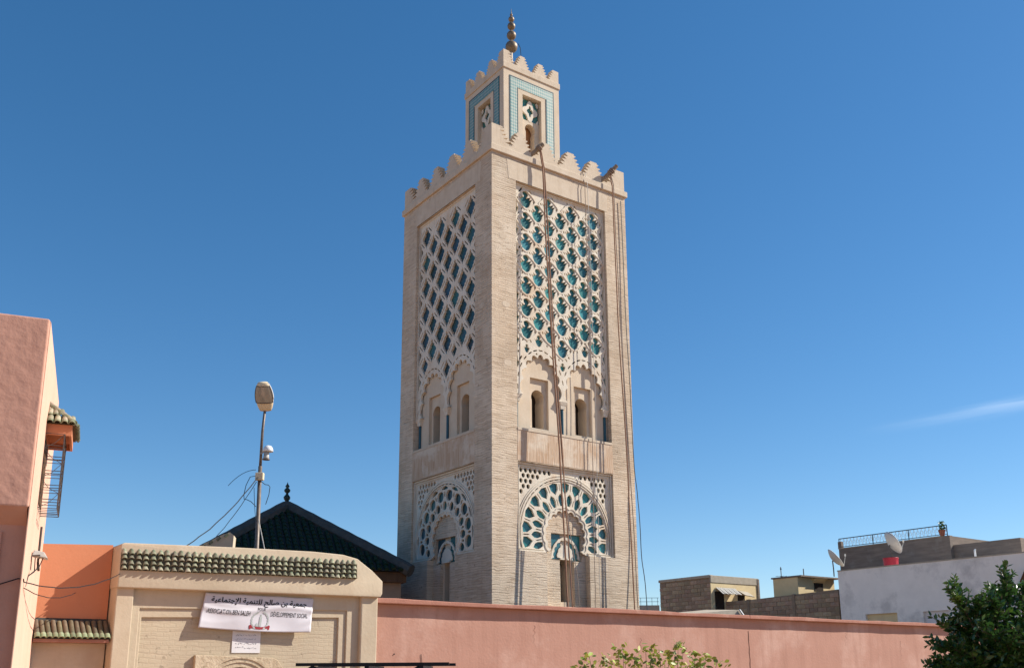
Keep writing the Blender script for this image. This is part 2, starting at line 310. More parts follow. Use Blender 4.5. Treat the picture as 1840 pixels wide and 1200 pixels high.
def rect(x0, x1, z0, z1): return [(x0, z0), (x1, z0), (x1, z1), (x0, z1)]
def chaikin(p, it=2):
    for _ in range(it):
        q = []
        for i in range(len(p)):
            a, b = p[i], p[(i + 1) % len(p)]
            q += [(a[0] * .75 + b[0] * .25, a[1] * .75 + b[1] * .25), (a[0] * .25 + b[0] * .75, a[1] * .25 + b[1] * .75)]
        p = q
    return p
def slot(cx, cz, ang, ln, w):
    c, s_ = math.cos(ang), math.sin(ang)
    return [(cx + x * c - z * s_, cz + x * s_ + z * c) for x, z in ((-ln / 2, 0), (-ln * .3, -w / 2), (ln * .3, -w / 2), (ln / 2, 0), (ln * .3, w / 2), (-ln * .3, w / 2))]
def grow(p, k):
    cx = sum(a for a, _ in p) / len(p); cz = sum(b for _, b in p) / len(p)
    return [(cx + (a - cx) * k, cz + (b - cz) * k) for a, b in p]
def keyhole(cx, z0, zc, hw, r, n=14):
    """horseshoe-arched opening"""
    a0 = -math.acos(min(1, hw / r)) if r > hw else 0
    pts = [(cx - hw, z0), (cx + hw, z0)]
    for i in range(n + 1):
        a = a0 + (math.pi - 2 * a0) * i / n
        pts.append((cx + r * math.cos(a), zc + r * math.sin(a)))
    return pts
def lobed(base, h, n=5):
    """cusped line: every span of the base line bulges to its left by h"""
    out = []
    for i in range(len(base) - 1):
        a, b = Vector(base[i]), Vector(base[i + 1]); d = b - a; nn = Vector((-d.y, d.x)).normalized()
        for k in range(n):
            t = k / n; p = a + d * t + nn * h * max(0, math.sin(math.pi * t)) ** .7; out.append((p.x, p.y))
    out.append(tuple(base[-1])); return out
def inside(p, poly):
    x, y = p; r = False
    for i in range(len(poly)):
        (x1, y1), (x2, y2) = poly[i], poly[i - 1]
        if (y1 > y) != (y2 > y) and x < (x2 - x1) * (y - y1) / (y2 - y1) + x1: r = not r
    return r

def seg_d(p, a, b):
    ax, ay = b[0] - a[0], b[1] - a[1]; l = ax * ax + ay * ay
    t = 0 if l == 0 else max(0, min(1, ((p[0] - a[0]) * ax + (p[1] - a[1]) * ay) / l))
    return math.hypot(p[0] - a[0] - ax * t, p[1] - a[1] - ay * t)
def poly_d(p, poly): return min(seg_d(p, poly[i - 1], poly[i]) for i in range(len(poly)))
class Holes:
    """openings of one plate: takes an opening only when it keeps clear of the outline and of every other one"""
    def __init__(s, outline, gap=.022): s.o = outline; s.h = []; s.g = gap
    def put(s, poly):
        bb = (min(p[0] for p in poly), max(p[0] for p in poly), min(p[1] for p in poly), max(p[1] for p in poly))
        for p in poly:
            if not inside(p, s.o) or poly_d(p, s.o) < s.g: return False
        for q, b in s.h:
            if bb[0] > b[1] + s.g or b[0] > bb[1] + s.g or bb[2] > b[3] + s.g or b[2] > bb[3] + s.g: continue
            for p in poly:
                if inside(p, q) or poly_d(p, q) < s.g: return False
            for p in q:
                if inside(p, poly) or poly_d(p, poly) < s.g: return False
        s.h.append((poly, bb)); return True
    def polys(s): return [q for q, _ in s.h]

# ------------------------------------------------------------------ ground
g = MB(); g.add([(-3000, -3000, 0), (3000, -3000, 0), (3000, 3000, 0), (-3000, 3000, 0)], [(0, 1, 2, 3)])
g.build('ground', 'paving', kind='structure')

# ================================================================== MINARET
YAW = .6191; TW = (-.6336, 29.3218, 0)
tower = thing('minaret', 'tall square brick minaret with lattice panels of plaster and turquoise tile', 'minaret', TW, YAW)
FR = lambda s, z, d: (s, d, z)          # face lit by the sun: s to the right
FL = lambda t, z, d: (d, t, z)          # face in shade: t runs back
W = 6.0; ZT = 18.72
def P(name, m, parent=tower, **k): return lambda mb: mb.build(name, m, parent, **k)
MB().box(.85, 5.15, .85, 5.15, 0, 18.7).build('core_wall', 'dark_interior', tower)

NICHE = (2.12, 3.88, 3.55)
def wall_hole_low():
    return [(1, 5.25), (NICHE[0], 5.25), (NICHE[0], NICHE[2]), (NICHE[1], NICHE[2]), (NICHE[1], 5.25), (5, 5.25), (5, 8.1), (1, 8.1)]
MB().plate(rect(0, W, 0, ZT), [rect(1, 5, 9.2, 17.9), wall_hole_low()], 0, .42, FR).build('brick_wall', 'brick', tower, fix=True)
MB().plate(rect(.42, W, 0, ZT), [rect(1, 5, 9.2, 17.9), wall_hole_low()], 0, .42, FL).build('brick_wall', 'brick', tower, fix=True)
MB().box(.42, W, 5.58, 6, 0, ZT).build('brick_wall', 'brick', tower)
MB().box(5.58, W, .42, 5.58, 0, ZT).build('brick_wall', 'brick', tower)

AC = (2.07, 3.93); AHW = .78; ZSP = 10.38
def arch_base(cx, n=11, hw=AHW, zs=ZSP, rise=1.42):
    """points of a tall slightly pointed arch from right spring to left spring"""
    pts = []
    for i in range(n + 1):
        a = math.pi * i / n
        x = hw * math.cos(a) * (1.03 if .15 < math.sin(a) < .75 else 1); z = rise * max(0, math.sin(a)) ** .86
        pts.append((cx + x, zs + z))
    return pts
arch_polys = [arch_base(c, 24, AHW + .24, ZSP - .2, 1.42 + .48) for c in AC]
def upper_outline():
    o = [(1.03, 17.87), (1.03, ZSP)]
    for c in AC:
        o += list(reversed(lobed(list(arch_base(c, 9, AHW - .05, ZSP, 1.36)), -.15, 7)))
    o += [(4.97, ZSP), (4.97, 17.87)]
    return o
PALM = [(0, -.25), (.06, -.235), (.12, -.17), (.165, -.07), (.175, -.02), (.235, .07), (.19, .055), (.135, .025), (.175, .13), (.12, .10), (.065, .075), (.05, .105),
        (.085, .135), (.1, .18), (.09, .225), (.055, .26), (0, .272)]
PALM = [(x * 1.27, z * 1.26 - .015) for x, z in PALM]
PALM = PALM + [(-x, z) for x, z in reversed(PALM[1:-1])]
DIAM = [(0, .375), (.035, .30), (.065, .27), (.075, .2), (.125, .16), (.135, .09), (.19, .03), (.2, -.03), (.155, -.09), (.135, -.16), (.085, -.21), (.06, -.28), (0, -.335)]
DIAM = [(0, .465), (.022, .40), (.065, .365), (.05, .315), (.10, .26), (.16, .215), (.15, .16), (.225, .11), (.29, .03), (.29, -.03), (.22, -.09), (.23, -.145), (.145, -.2), (.155, -.255), (.075, -.305), (.035, -.38), (0, -.46)]
DIAM = DIAM + [(-x, z) for x, z in reversed(DIAM[1:-1])]
def clipx(poly, lo, hi): return [(min(max(x, lo), hi), z) for x, z in poly]
def ok_hole(poly, ring=arch_polys, lo=1.08, hi=4.92, zlo=ZSP + .1, zhi=17.8):
    for p in poly:
        if not (lo <= p[0] <= hi and zlo <= p[1] <= zhi): return False
        for a in ring:
            if inside(p, a): return False
    return True
def upper_panel(fn, style, face):
    hs_ = Holes(upper_outline(), .022); tiles = []; late = []
    per = .79 if style == 'palm' else 1.01
    shape = PALM if style == 'palm' else DIAM
    rows = int(8 / per) + 2
    for k in range(0, 9):
        for j in range(rows):
            cx = 1 + k * .5; cz = 17.9 - (.52 if style == 'palm' else .62) * 1 - j * per + (per / 2 if k % 2 == 0 else 0)
            poly = [(cx + x * rnd.uniform(.97, 1.03), cz + z) for x, z in shape]
            if k == 0: poly = [(cx + .09, cz - .22), (cx + .15, cz - .12), (cx + .2, cz + .03), (cx + .13, cz + .06), (cx + .12, cz + .2), (cx + .09, cz + .24)]
            if k == 8: poly = [(cx - .09, cz - .22), (cx - .09, cz + .24), (cx - .12, cz + .2), (cx - .13, cz + .06), (cx - .2, cz + .03), (cx - .15, cz - .12)]
            done = False
            if style != 'palm' and k in (0, 8):
                g_ = 1 if k == 0 else -1; poly = [(cx + g_ * x, cz + z) for x, z in ((.07, -.33), (.14, -.22), (.13, -.17), (.21, -.1), (.27, 0), (.21, .1), (.13, .17), (.14, .22), (.07, .34))]
                if k == 8: poly.reverse()
            for k_, dz in ((1, 0), (.8, .05), (.62, .09), (.45, .14)):
                pp = poly if k_ == 1 else [(cx + (x - cx) * k_, cz + dz + (z - cz) * k_) for x, z in poly]
                if k in (0, 8) and k_ < 1: break
                if any(inside(p, a) for p in pp for a in arch_polys): continue
                if hs_.put(pp): tiles.append(pp); done = True; break
            if style == 'palm' and 0 < k < 8:
                for sx_ in (-1, 1):
                    for (ox, oz, an, ln, w) in ((.205, .32, 56, .24, .06), (.30, .20, 62, .14, .05), (.26, -.235, 58, .24, .055), (.10, .41, -25, .09, .055), (.345, -.02, 80, .10, .055), (.34, -.33, 62, .12, .045), (.16, -.37, 58, .13, .05)):
                        late.append(slot(cx + sx_ * ox, cz + oz, R(an) * -sx_, ln * rnd.uniform(.75, 1.15), w * rnd.uniform(.8, 1.2)))
                late.append(slot(cx, cz + .37, 1.57, .055, .055))
            if style != 'palm':
                for sx_ in (-1, 1): late.append(slot(cx + sx_ * .25, cz + .255, R(-45 * sx_), .38, .05))
    # dashes that follow the arches
    for c in AC:
        n = 13; b = arch_base(c, n, AHW + .185, ZSP, 1.42 + .22)
        for i in range(n):
            m = ((b[i][0] + b[i + 1][0]) / 2, (b[i][1] + b[i + 1][1]) / 2); an = math.atan2(b[i + 1][1] - b[i][1], b[i + 1][0] - b[i][0])
            hs_.put(slot(m[0], m[1], an, .2, .045))
    for sl in late: hs_.put(sl)
    holes = hs_.polys()
    TD = .20 if style == 'palm' else .21
    lat = MB().plate(upper_outline(), holes, .13, TD, fn).build('lattice_panel', 'carved_plaster', tower, fix=True)
    lat['label'] = 'palmette lattice with turquoise openings' if style == 'palm' else 'diamond lattice with shade-darkened teal openings'
    for t in tiles:
        MB().plate(grow(t, 1.22 if style == 'palm' else 1.15), [], TD + .003, TD + .03, fn).build('glazed_tile', 'glazed_tile' if style == 'palm' else 'shaded_glazed_tile', lat, fix=True)
    # raised strands looping round every opening, alternate columns crossing over each other
    sa_, sb_, sp_, sw_ = (.455, .375, 1.3, .052) if style == 'palm' else (.455, .47, 1.12, .058)
    def loop(k):
        out = []
        for i in range(28):
            t = 6.28318 * i / 28; c, n_ = math.cos(t), math.sin(t)
            out.append((math.copysign(abs(c) ** (2 / sp_), c) * (sa_ - k), math.copysign(abs(n_) ** (2 / sp_), n_) * (sb_ - k)))
        return out
    for k in range(1, 8 if style == 'palm' else 1):
        for j in range(rows):
            cx = 1 + k * .5; cz = 17.9 - (.52 if style == 'palm' else .62) - j * per + (per / 2 if k % 2 == 0 else 0)
            lo = [(cx + x, cz + z) for x, z in loop(0)]; li = [(cx + x, cz + z) for x, z in loop(sw_)]
            if min(z for _, z in lo) < ZSP + .3 or max(z for _, z in lo) > 17.84 or any(inside(p, a) for p in lo for a in arch_polys): continue
            MB().plate(lo, [li], .110 if k % 2 else .116, .1305, fn).build('strand', 'carved_plaster', lat, fix=True)
    # raised border
    MB().plate([(1.012, ZSP), (1.012, 17.888), (4.988, 17.888), (4.988, ZSP), (4.93, ZSP), (4.93, 17.83), (1.07, 17.83), (1.07, ZSP)], [], .10, .128, fn).build('border', 'carved_plaster', tower, fix=True)
    # tile behind the dashes, coloured dark for the shade in them
    bo = [(1.01, 17.89), (1.01, ZSP)]
    for c in AC: bo += list(reversed(arch_base(c, 24, AHW + .095, ZSP, 1.42 + .11)))
    MB().plate(bo + [(4.99, ZSP), (4.99, 17.89)], [], .285, .30, fn).build('backing', 'dull_tile', tower, fix=True)
    # blind wall with the two windows
    wins, recs = [], []
    for c in AC:
        recs.append(rect(c - .38, c + .38, 9.34, 11.05))
    bw_ = [(1.0, 9.2), (5.0, 9.2), (5.0, ZSP)] + arch_base(AC[1], 24, AHW + .085, ZSP, 1.42 + .1) + arch_base(AC[0], 24, AHW + .085, ZSP, 1.42 + .1) + [(1.0, ZSP)]
    MB().plate(bw_, recs, .24, .42, fn).build('blind_wall', 'niche_plaster', tower, fix=True)
    for c in AC:
        wins.append(keyhole(c, 9.36, 10.42, .24, .265))
    MB().plate(rect(1.3, 4.7, 9.25, 11.2), wins, .34, .86, fn).build('window_wall', 'niche_plaster', tower, fix=True)
    for c in AC:
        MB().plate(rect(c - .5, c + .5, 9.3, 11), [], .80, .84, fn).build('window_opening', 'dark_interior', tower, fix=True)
        wb = MB()
        for i in range(9): wb.plate(rect(c - .24, c - .17, 9.42 + i * .12, 9.48 + i * .12), [], .6, .78, fn)
        wb.build('grille', 'dark_interior', tower, fix=True)
    for cx in (1.12, 3.0, 4.88):
        p0, p1 = fn(cx, 9.24, .22), fn(cx, 10.14, .22)
        MB().tube([p0, p1], .052, 10).build('column', 'column_tile', tower, smooth=False)
        cp = MB()
        for z0, z1, h0, h1 in ((10.13, 10.26, .085, .11), (10.262, 10.375, .12, .16)):
            a = [fn(cx + sx_ * (h0 if z == z0 else h1), z, .22 + sy * (h0 if z == z0 else h1) * .8) for z in (z0, z1) for sx_, sy in ((-1, -1), (1, -1), (1, 1), (-1, 1))]
            cp.add(a, [(0, 1, 2, 3), (7, 6, 5, 4), (0, 4, 5, 1), (1, 5, 6, 2), (2, 6, 7, 3), (3, 7, 4, 0)])
        cp.build('capital', 'carved_plaster', tower, fix=True)
    MB().plate(rect(1.0, 5.0, 9.12, 9.2), [], -.02, .3, fn).build('sill', 'plaster_band', tower, fix=True)
    # bands of rendered wall above and below the panel
    MB().plate([(.7, 17.9), (5.1, 17.9), (5.14, 18.55), (.62, 18.6)], [], -.006, .02, fn).build('render_band', 'plaster_band', tower, fix=True)
    MB().plate([(.98, 8.13), (5.03, 8.13), (5.0, 9.115), (1.0, 9.115)], [], -.006, .02, fn).build('render_band', 'combed_plaster', tower, fix=True)
    for zz in (13.2, 15.6, 11.2):
        x0 = rnd.choice((.42, .3, .48)); MB().plate(chaikin(rect(x0, x0 + .3, zz, zz + .2)), [], -.004, .01, fn).build('render_patch', 'plaster_band', tower, fix=True)
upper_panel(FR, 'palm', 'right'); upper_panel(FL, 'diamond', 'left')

CC = (3.0, 5.86)
def pol(r, a): return (CC[0] + r * math.cos(a), CC[1] + r * math.sin(a))
def radial(r0, r1, a, h0, hm, h1, rm=None):
    rm = rm or (r0 + r1) / 2
    return chaikin([pol(r0, a - h0), pol(rm, a - hm), pol(r1, a - h1), pol(r1 + .02, a), pol(r1, a + h1), pol(rm, a + hm), pol(r0, a + h0)], 1)
def arc_plate(r0, r1, a0, a1, n=40):
    return [pol(r1, a0 + (a1 - a0) * i / n) for i in range(n + 1)] + [pol(r0, a1 - (a1 - a0) * i / n) for i in range(n + 1)]
def lower_panel(fn, style):
    a0, a1 = R(-38), R(218)
    inner = [pol(.76, a0 + (a1 - a0) * i / 13) for i in range(14)]
    inner = lobed(inner, -.09, 6)
    foot = inner[0][1]
    out = [(1.05, 5.27), (1.05, 8.05), (4.95, 8.05), (4.95, 5.27), (3.84, 5.27)] + inner + [(2.16, 5.27)]
    tiles = []; hs_ = Holes(out, .018)
    n = 13 if style == 'star' else 10
    b0, b1 = R(-19), R(199); sec = (b1 - b0) / n
    lim = lambda poly: all(1.12 <= p[0] <= 4.88 and 5.33 <= p[1] <= 7.98 for p in poly)
    def put(poly, tile=True):
        if lim(poly) and hs_.put(poly) and tile: tiles.append(poly)
    for i in range(n):
        a = b0 + sec * (i + .5); j = rnd.uniform(-.02, .02) * sec
        if style == 'star':
            put([pol(1.36, a), pol(1.54, a - sec * .34), pol(1.72, a - sec * .36), pol(1.765, a), pol(1.72, a + sec * .36), pol(1.54, a + sec * .34)])
        else:
            put(radial(1.30, 1.64, a + j, sec * .22, sec * .40, sec * .24))
            put(radial(1.69, 1.79, a + sec * .5, sec * .30, sec * .3, sec * .12), True)
            put(radial(1.44, 1.60, a + sec * .5, sec * .05, sec * .09, sec * .05), False)
    for i in range(n + 1):
        a = b0 + sec * i
        if style == 'star':
            put([pol(.985, a - sec * .2), pol(.985, a + sec * .2), pol(1.17, a + sec * .33), pol(1.30, a + sec * .25), pol(1.40, a), pol(1.30, a - sec * .25), pol(1.17, a - sec * .33)])
            put(slot(*pol(1.60, a), a, .28, .034), False)
            put(slot(*pol(1.75, a), a + 1.57, .2, .03), False)
        else:
            put(radial(.99, 1.27, a, sec * .22, sec * .36, sec * .16))
            put(radial(1.08, 1.22, a + sec * .5, sec * .07, sec * .1, sec * .06), False)
    if style == 'star':
        for i in range(n):
            a = b0 + sec * (i + .5)
            put(slot(*pol(1.12, a), a, .26, .034), False)
    for i in range(30):
        a = R(-14) + R(208) * i / 29; put(slot(*pol(1.848, a), a + 1.5708, .17, .032), False)
    # scale-shaped openings in the spandrels
    for r in range(0, 12):
        for k in range(0, 20):
            cx = 1.21 + k * .19 + (.095 if r % 2 else 0); cz = 7.87 - r * .175
            if math.hypot(cx - CC[0], cz - CC[1]) < 2.08 or cx > 4.81: continue
            put([(cx + .07 * math.cos(t), cz + .066 * math.sin(t) * (1 if math.sin(t) > 0 else 1.45)) for t in [6.2832 * q / 9 for q in range(9)]], False)
    lat = MB().plate(out, hs_.polys(), .13, .202, fn).build('arch_panel', 'carved_plaster', tower, fix=True)
    for t in tiles: MB().plate(grow(t, 1.12), [], .205, .235, fn).build('glazed_tile', 'glazed_tile' if style == 'star' else 'shaded_glazed_tile', lat, fix=True)
    MB().plate(rect(1.02, 4.98, 5.26, 8.08), [], .262, .29, fn).build('backing', 'dull_tile', tower, fix=True) if False else None
    bk = [(1.02, 5.26), (1.02, 8.08), (4.98, 8.08), (4.98, 5.26), (3.9, 5.26)] + [pol(.91, a0 + (a1 - a0) * i / 30) for i in range(31)] + [(2.1, 5.26)]
    MB().plate(bk, [], .262, .29, fn).build('backing', 'dull_tile', tower, fix=True)
    MB().plate([(2.10, 5.255), (1.015, 5.255), (1.015, 8.09), (4.985, 8.09), (4.985, 5.255), (3.90, 5.255), (3.90, 5.30), (4.94, 5.30), (4.94, 8.04), (1.06, 8.04), (1.06, 5.30), (2.10, 5.30)], [], .07, .128, fn).build('border', 'carved_plaster', tower, fix=True)
    MB().plate([(2.10, 5.335), (1.095, 5.335), (1.095, 8.00), (4.905, 8.00), (4.905, 5.335), (3.90, 5.335), (3.90, 5.36), (4.875, 5.36), (4.875, 7.97), (1.125, 7.97), (1.125, 5.36), (2.10, 5.36)], [], .10, .129, fn).build('border', 'carved_plaster', tower, fix=True)
    for r0, r1, d in ((1.87, 1.925, .095), (1.80, 1.83, .105), (1.96, 1.99, .105)):
        al = math.asin((5.36 - CC[1]) / r0); al = max(al, -math.acos(1.85 / r0) if r0 > 1.85 else -9)
        pts = arc_plate(r0, r1, al, math.pi - al); pts = [(min(max(x, 1.126), 4.874), min(z, 7.968)) for x, z in pts]
        MB().plate(pts, [], d, .1285, fn).build('arch_ring', 'carved_plaster', tower, fix=True)
    ii = lobed([pol(.865, a0 + (a1 - a0) * i / 13) for i in range(14)], -.07, 4); io = list(reversed(lobed([pol(.90, a0 + (a1 - a0) * i / 13) for i in range(14)], -.07, 4)))
    MB().plate(ii + io, [], .11, .1285, fn).build('lobed_ring', 'carved_plaster', tower, fix=True)
    # niche wall, tiled tympanum, little lobed arch, slit window
    tz0, tz1 = 5.06, 5.93
    hole = [(2.80, 3.6), (3.40, 3.6), (3.40, tz0), (3.72, tz0), (3.72, tz1), (2.46, tz1), (2.46, tz0), (2.80, tz0)]
    nw_ = [(2.08, 3.4), (3.92, 3.4), (3.92, 5.28)] + [pol(.905, a0 + (a1 - a0) * i / 30) for i in range(31)] + [(2.08, 5.28)]
    MB().plate(nw_, [hole], .225, .36, fn).build('niche_wall', 'brick', tower, fix=True)
    win = keyhole(3.10, 3.75, 4.98, .19, .21)
    MB().plate(rect(2.3, 3.9, 3.4, 6.1), [win], .345, .86, fn).build('window_wall', 'niche_plaster', tower, fix=True)
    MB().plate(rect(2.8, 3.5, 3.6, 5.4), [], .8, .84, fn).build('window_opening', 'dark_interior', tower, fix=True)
    for h0, h1 in ((2.47, 2.9), (3.28, 3.71)):
        MB().plate(rect(h0, h1, tz0 + .05, tz1 - .01), [], .325, .344, fn).build('glazed_tile', 'glazed_tile' if style == 'star' else 'shaded_glazed_tile', tower, fix=True)
    ab = [(3.09 + .48 * math.cos(math.pi * i / 9), 5.16 + .56 * math.sin(math.pi * i / 9)) for i in range(10)]
    ao = [(3.09 + .60 * math.cos(math.pi * i / 9), 5.10 + .74 * math.sin(math.pi * i / 9)) for i in range(10)]
    MB().plate(lobed(ab, -.045, 4) + list(reversed(ao)), [], .275, .324, fn).build('small_arch', 'carved_plaster', tower, fix=True)
    ab2 = [(3.09 + .32 * math.cos(math.pi * i / 7), 5.16 + .42 * math.sin(math.pi * i / 7)) for i in range(8)]
    MB().plate(lobed(ab2, -.035, 4), [], .29, .324, fn).build('small_arch', 'carved_plaster', tower, fix=True)
    MB().plate(rect(2.86, 3.36, 5.10, 5.15), [], .25, .324, fn).build('lintel', 'carved_plaster', tower, fix=True)
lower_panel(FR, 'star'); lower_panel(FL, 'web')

# cornice, parapet and merlons
cn = MB(); cn.plate(rect(-.08, 6.08, -.08, 6.08), [rect(.36, 5.64, .36, 5.64)], 18.72, 18.95, lambda x, y, d: (x, y, d)); bevel(cn.build('cornice', 'plaster_band', tower, fix=True), .02)
MB().plate(rect(0, 6, 0, 6), [rect(.30, 5.7, .30, 5.7)], 18.951, 19.1, lambda x, y, d: (x, y, d)).build('parapet', 'plaster_band', tower, fix=True)
MB().box(.3, 5.7, .3, 5.7, 18.75, 18.9).build('roof_deck', 'plaster_band', tower)
def merlon_half(hb, ht, h, n=5):
    pts = [(hb, 0)]
    for i in range(n):
        x = hb + (ht - hb) * (i + .35) / n; z = h * (i + .5) / n
        pts += [(x + .0, z - h * .06), (x + .02 * hb / .5, z), (x - .17 * hb / .5, z + h * .03)]
    pts += [(ht * .93, h * .90), (ht * .9, h)]
    return pts
def merlon_mesh(hb, ht, h, th, kind='full'):
    hp = merlon_half(hb, ht, h)
    poly = hp + [(-x, z) for x, z in reversed(hp)] if kind == 'full' else hp + [(0, h), (0, 0)]
    return MB().plate(poly, [], 0, th, FR).mesh('merlon', 'plaster_band', fix=True)
def crown(parent, lo, hi, z, hb, ht, h, th, cents, hc, htc):
    full = merlon_mesh(hb, ht, h, th); half = merlon_mesh(hc, htc, h * 1.01, th, 'half'); half2 = merlon_mesh(hc - th, htc - th, h * 1.01, th, 'half')
    for c in cents:
        for k in range(4):
            q = k * math.pi / 2; L_ = hi - lo
            loc = {0: (lo + c, lo), 1: (hi, lo + c), 2: (hi - c, hi), 3: (lo, hi - c)}[k]
            inst('merlon', full, parent, (*loc, z), (0, 0, q), (rnd.uniform(.96, 1.03), 1, rnd.uniform(.95, 1.03)))
    for k in range(4):
        q = k * math.pi / 2
        cx, cy = {0: (lo, lo), 1: (hi, lo), 2: (hi, hi), 3: (lo, hi)}[k]
        inst('corner_merlon', half, parent, (cx, cy, z), (0, 0, q))
        e = {0: (0, th), 1: (-th, 0), 2: (0, -th), 3: (th, 0)}[k]
        o = inst('corner_merlon', half2, parent, (cx + e[0], cy + e[1], z), (0, 0, q + math.pi / 2), (1, -1, 1))
crown(tower, 0, 6, 19.101, .52, .17, .66, .26, (1.22, 2.33, 3.44, 4.52), .86, .5)

# lantern
LA, LB = 1.692, 4.308
lan = MB().plate(rect(LA, LB, 18.9, 23.55), [rect(2.56, 3.44, 20.4, 22.72)], LA, LA + .5, FR)
lan.plate(rect(LA + .5, LB, 18.9, 23.55), [rect(2.56, 3.44, 20.4, 22.72)], LA, LA + .5, FL)
lan.box(LA + .5, LB, LB - .5, LB, 18.9, 23.55).box(LB - .5, LB, LA + .5, LB - .5, 18.9, 23.55)
lantern = lan.build('lantern', 'niche_plaster', tower, fix=True)
MB().box(LA + .5, LB - .5, LA + .5, LB - .5, 23.3, 23.5).build('lantern_roof', 'plaster_band', lantern)
for fn in (FR, FL):
    d = LA
    MB().plate([(2.0, 20.2), (2.0, 23.27), (4.0, 23.27), (4.0, 20.2), (3.70, 20.2), (3.70, 22.9), (2.30, 22.9), (2.30, 20.2)], [], d - .012, d + .01, fn).build('tile_border', 'lozenge_tile', lantern, fix=True)
    for b_ in ((1.955, 1.985, 20.2, 23.3), (4.015, 4.045, 20.2, 23.3)): MB().plate(rect(*b_), [], d - .016, d + .01, fn).build('tile_edging', 'column_tile', lantern, fix=True)
    MB().plate(rect(1.955, 4.045, 23.285, 23.315), [], d - .017, d + .01, fn).build('tile_edging', 'column_tile', lantern, fix=True)
    for b_ in ((2.315, 2.34, 20.2, 22.885), (3.66, 3.685, 20.2, 22.885)): MB().plate(rect(*b_), [], d - .016, d + .01, fn).build('tile_edging', 'column_tile', lantern, fix=True)
    # niche: lattice above a horseshoe window
    quat = [(3.0 + (.29 + .07 * math.cos(4 * t)) * math.cos(t), 22.2 + (.36 + .09 * math.cos(4 * t)) * math.sin(t)) for t in [6.2832 * q / 28 for q in range(28)]]
    small = [(3.0 + .12 * math.cos(t) * (1 + .3 * math.cos(4 * t)), 22.2 + .2 * math.sin(t) * (1 + .3 * math.cos(4 * t))) for t in [6.2832 * q / 16 for q in range(16)]]
    MB().plate(quat, [small], d + .13, d + .2, fn).build('quatrefoil', 'carved_plaster', lantern, fix=True)
    for sx_ in (-1, 1):
        for sz_ in (-1, 1):
            MB().plate(chaikin([(3 + sx_ * .40, 22.2 + sz_ * .46), (3 + sx_ * .28, 22.2 + sz_ * .46), (3 + sx_ * .33, 22.2 + sz_ * .30), (3 + sx_ * .40, 22.2 + sz_ * .25)]), [], d + .15, d + .2, fn).build('corner_leaf', 'carved_plaster', lantern, fix=True)
    MB().plate(rect(2.58, 3.42, 21.7, 22.7), [], d + .225, d + .25, fn).build('glazed_tile', 'glazed_tile', lantern, fix=True)
    MB().plate(rect(2.5, 3.5, 20.3, 21.78), [keyhole(3.0, 20.35, 21.42, .20, .235)], d + .14, d + .4, fn).build('window_wall', 'niche_plaster', lantern, fix=True)
    MB().plate(rect(2.5, 3.5, 20.2, 22), [], d + .46, d + .49, fn).build('window_opening', 'ochre_plaster', lantern, fix=True)
cn = MB(); cn.plate(rect(LA - .04, LB + .04, LA - .04, LB + .04), [rect(LA + .25, LB - .25, LA + .25, LB - .25)], 23.551, 23.80, lambda x, y, d: (x, y, d)); bevel(cn.build('lantern_cornice', 'plaster_band', lantern, fix=True), .015)
crown(lantern, LA, LB, 23.801, .36, .12, .52, .2, (.88, 1.74), .55, .3)
MB().lathe([(.78, 0), (.78, .25), (.74, .5), (.6, .78), (.38, 1.0), (.12, 1.14), (.05, 1.4), (.045, 1.95)], 20, (3, 3, 23.5)).build('dome', 'plaster_band', lantern, smooth=True)
fin = MB()
prof = [(.03, 25.3)]
for zc, r in ((25.70, .245), (26.22, .19), (26.64, .16), (26.96, .12), (27.16, .055)):
    prof += [(max(.03, r * math.cos(t)), zc + r * math.sin(t)) for t in [R(-80 + 16 * i) for i in range(11)]]
prof += [(.02, 27.25), (.004, 27.45)]
fin.lathe(prof, 18, (3, 3, 0)).build('finial', 'bronze', lantern, smooth=True)
MB().tube([(3.25, 2.9, 25.9), (3.36, 2.9, 25.75), (3.38, 2.88, 25.4), (3.36, 2.86, 24.9), (3.36, 2.86, 24.3)], .014, 5).build('conductor_wire', 'blue_iron', lantern)

def to_world(p): return Matrix.Rotation(YAW, 3, 'Z') @ Vector(p) + Vector(TW)
# beams over the parapet with ropes
def beam(p0, p1, label):
    o = to_world(p0); t = thing('timber_beam', label, 'beam', o, YAW)
    a, e = Vector((0, 0, 0)), Vector(p1) - Vector(p0); d = e.normalized(); x = d.cross(Vector((0, 0, 1))).normalized(); y = x.cross(d)
    V = []
    for f, k in ((-.45, 1), (.4, .97), (1, .9)):
        c = e * f; V += [c + x * .07 * i * k + y * .065 * j * k for i, j in ((-1, -1), (1, -1), (1, 1), (-1, 1))]
    F = [(3, 2, 1, 0), (8, 9, 10, 11)]
    for i in range(2):
        for k in range(4): F.append((i * 4 + k, i * 4 + (k + 1) % 4, i * 4 + 4 + (k + 1) % 4, i * 4 + 4 + k))
    bevel(MB().add(V, F).build('beam', 'timber', t, fix=True), .015)
    l = MB()
    for f in (.50, .60, .68): l.tube([e * f + x * .10 * math.cos(q) + y * .095 * math.sin(q) for q in [6.2832 * i / 12 for i in range(13)]], .026, 5)
    l.build('lashing', 'grey_rope', t)
    return t
beam((1.74, .02, 19.14), (2.02, -.26, 19.50), 'wooden beam leaning over the parapet beside the lantern foot')
beam((4.95, .02, 19.14), (5.34, -.38, 19.68), 'longer wooden beam leaning out beside the corner merlon of the minaret')
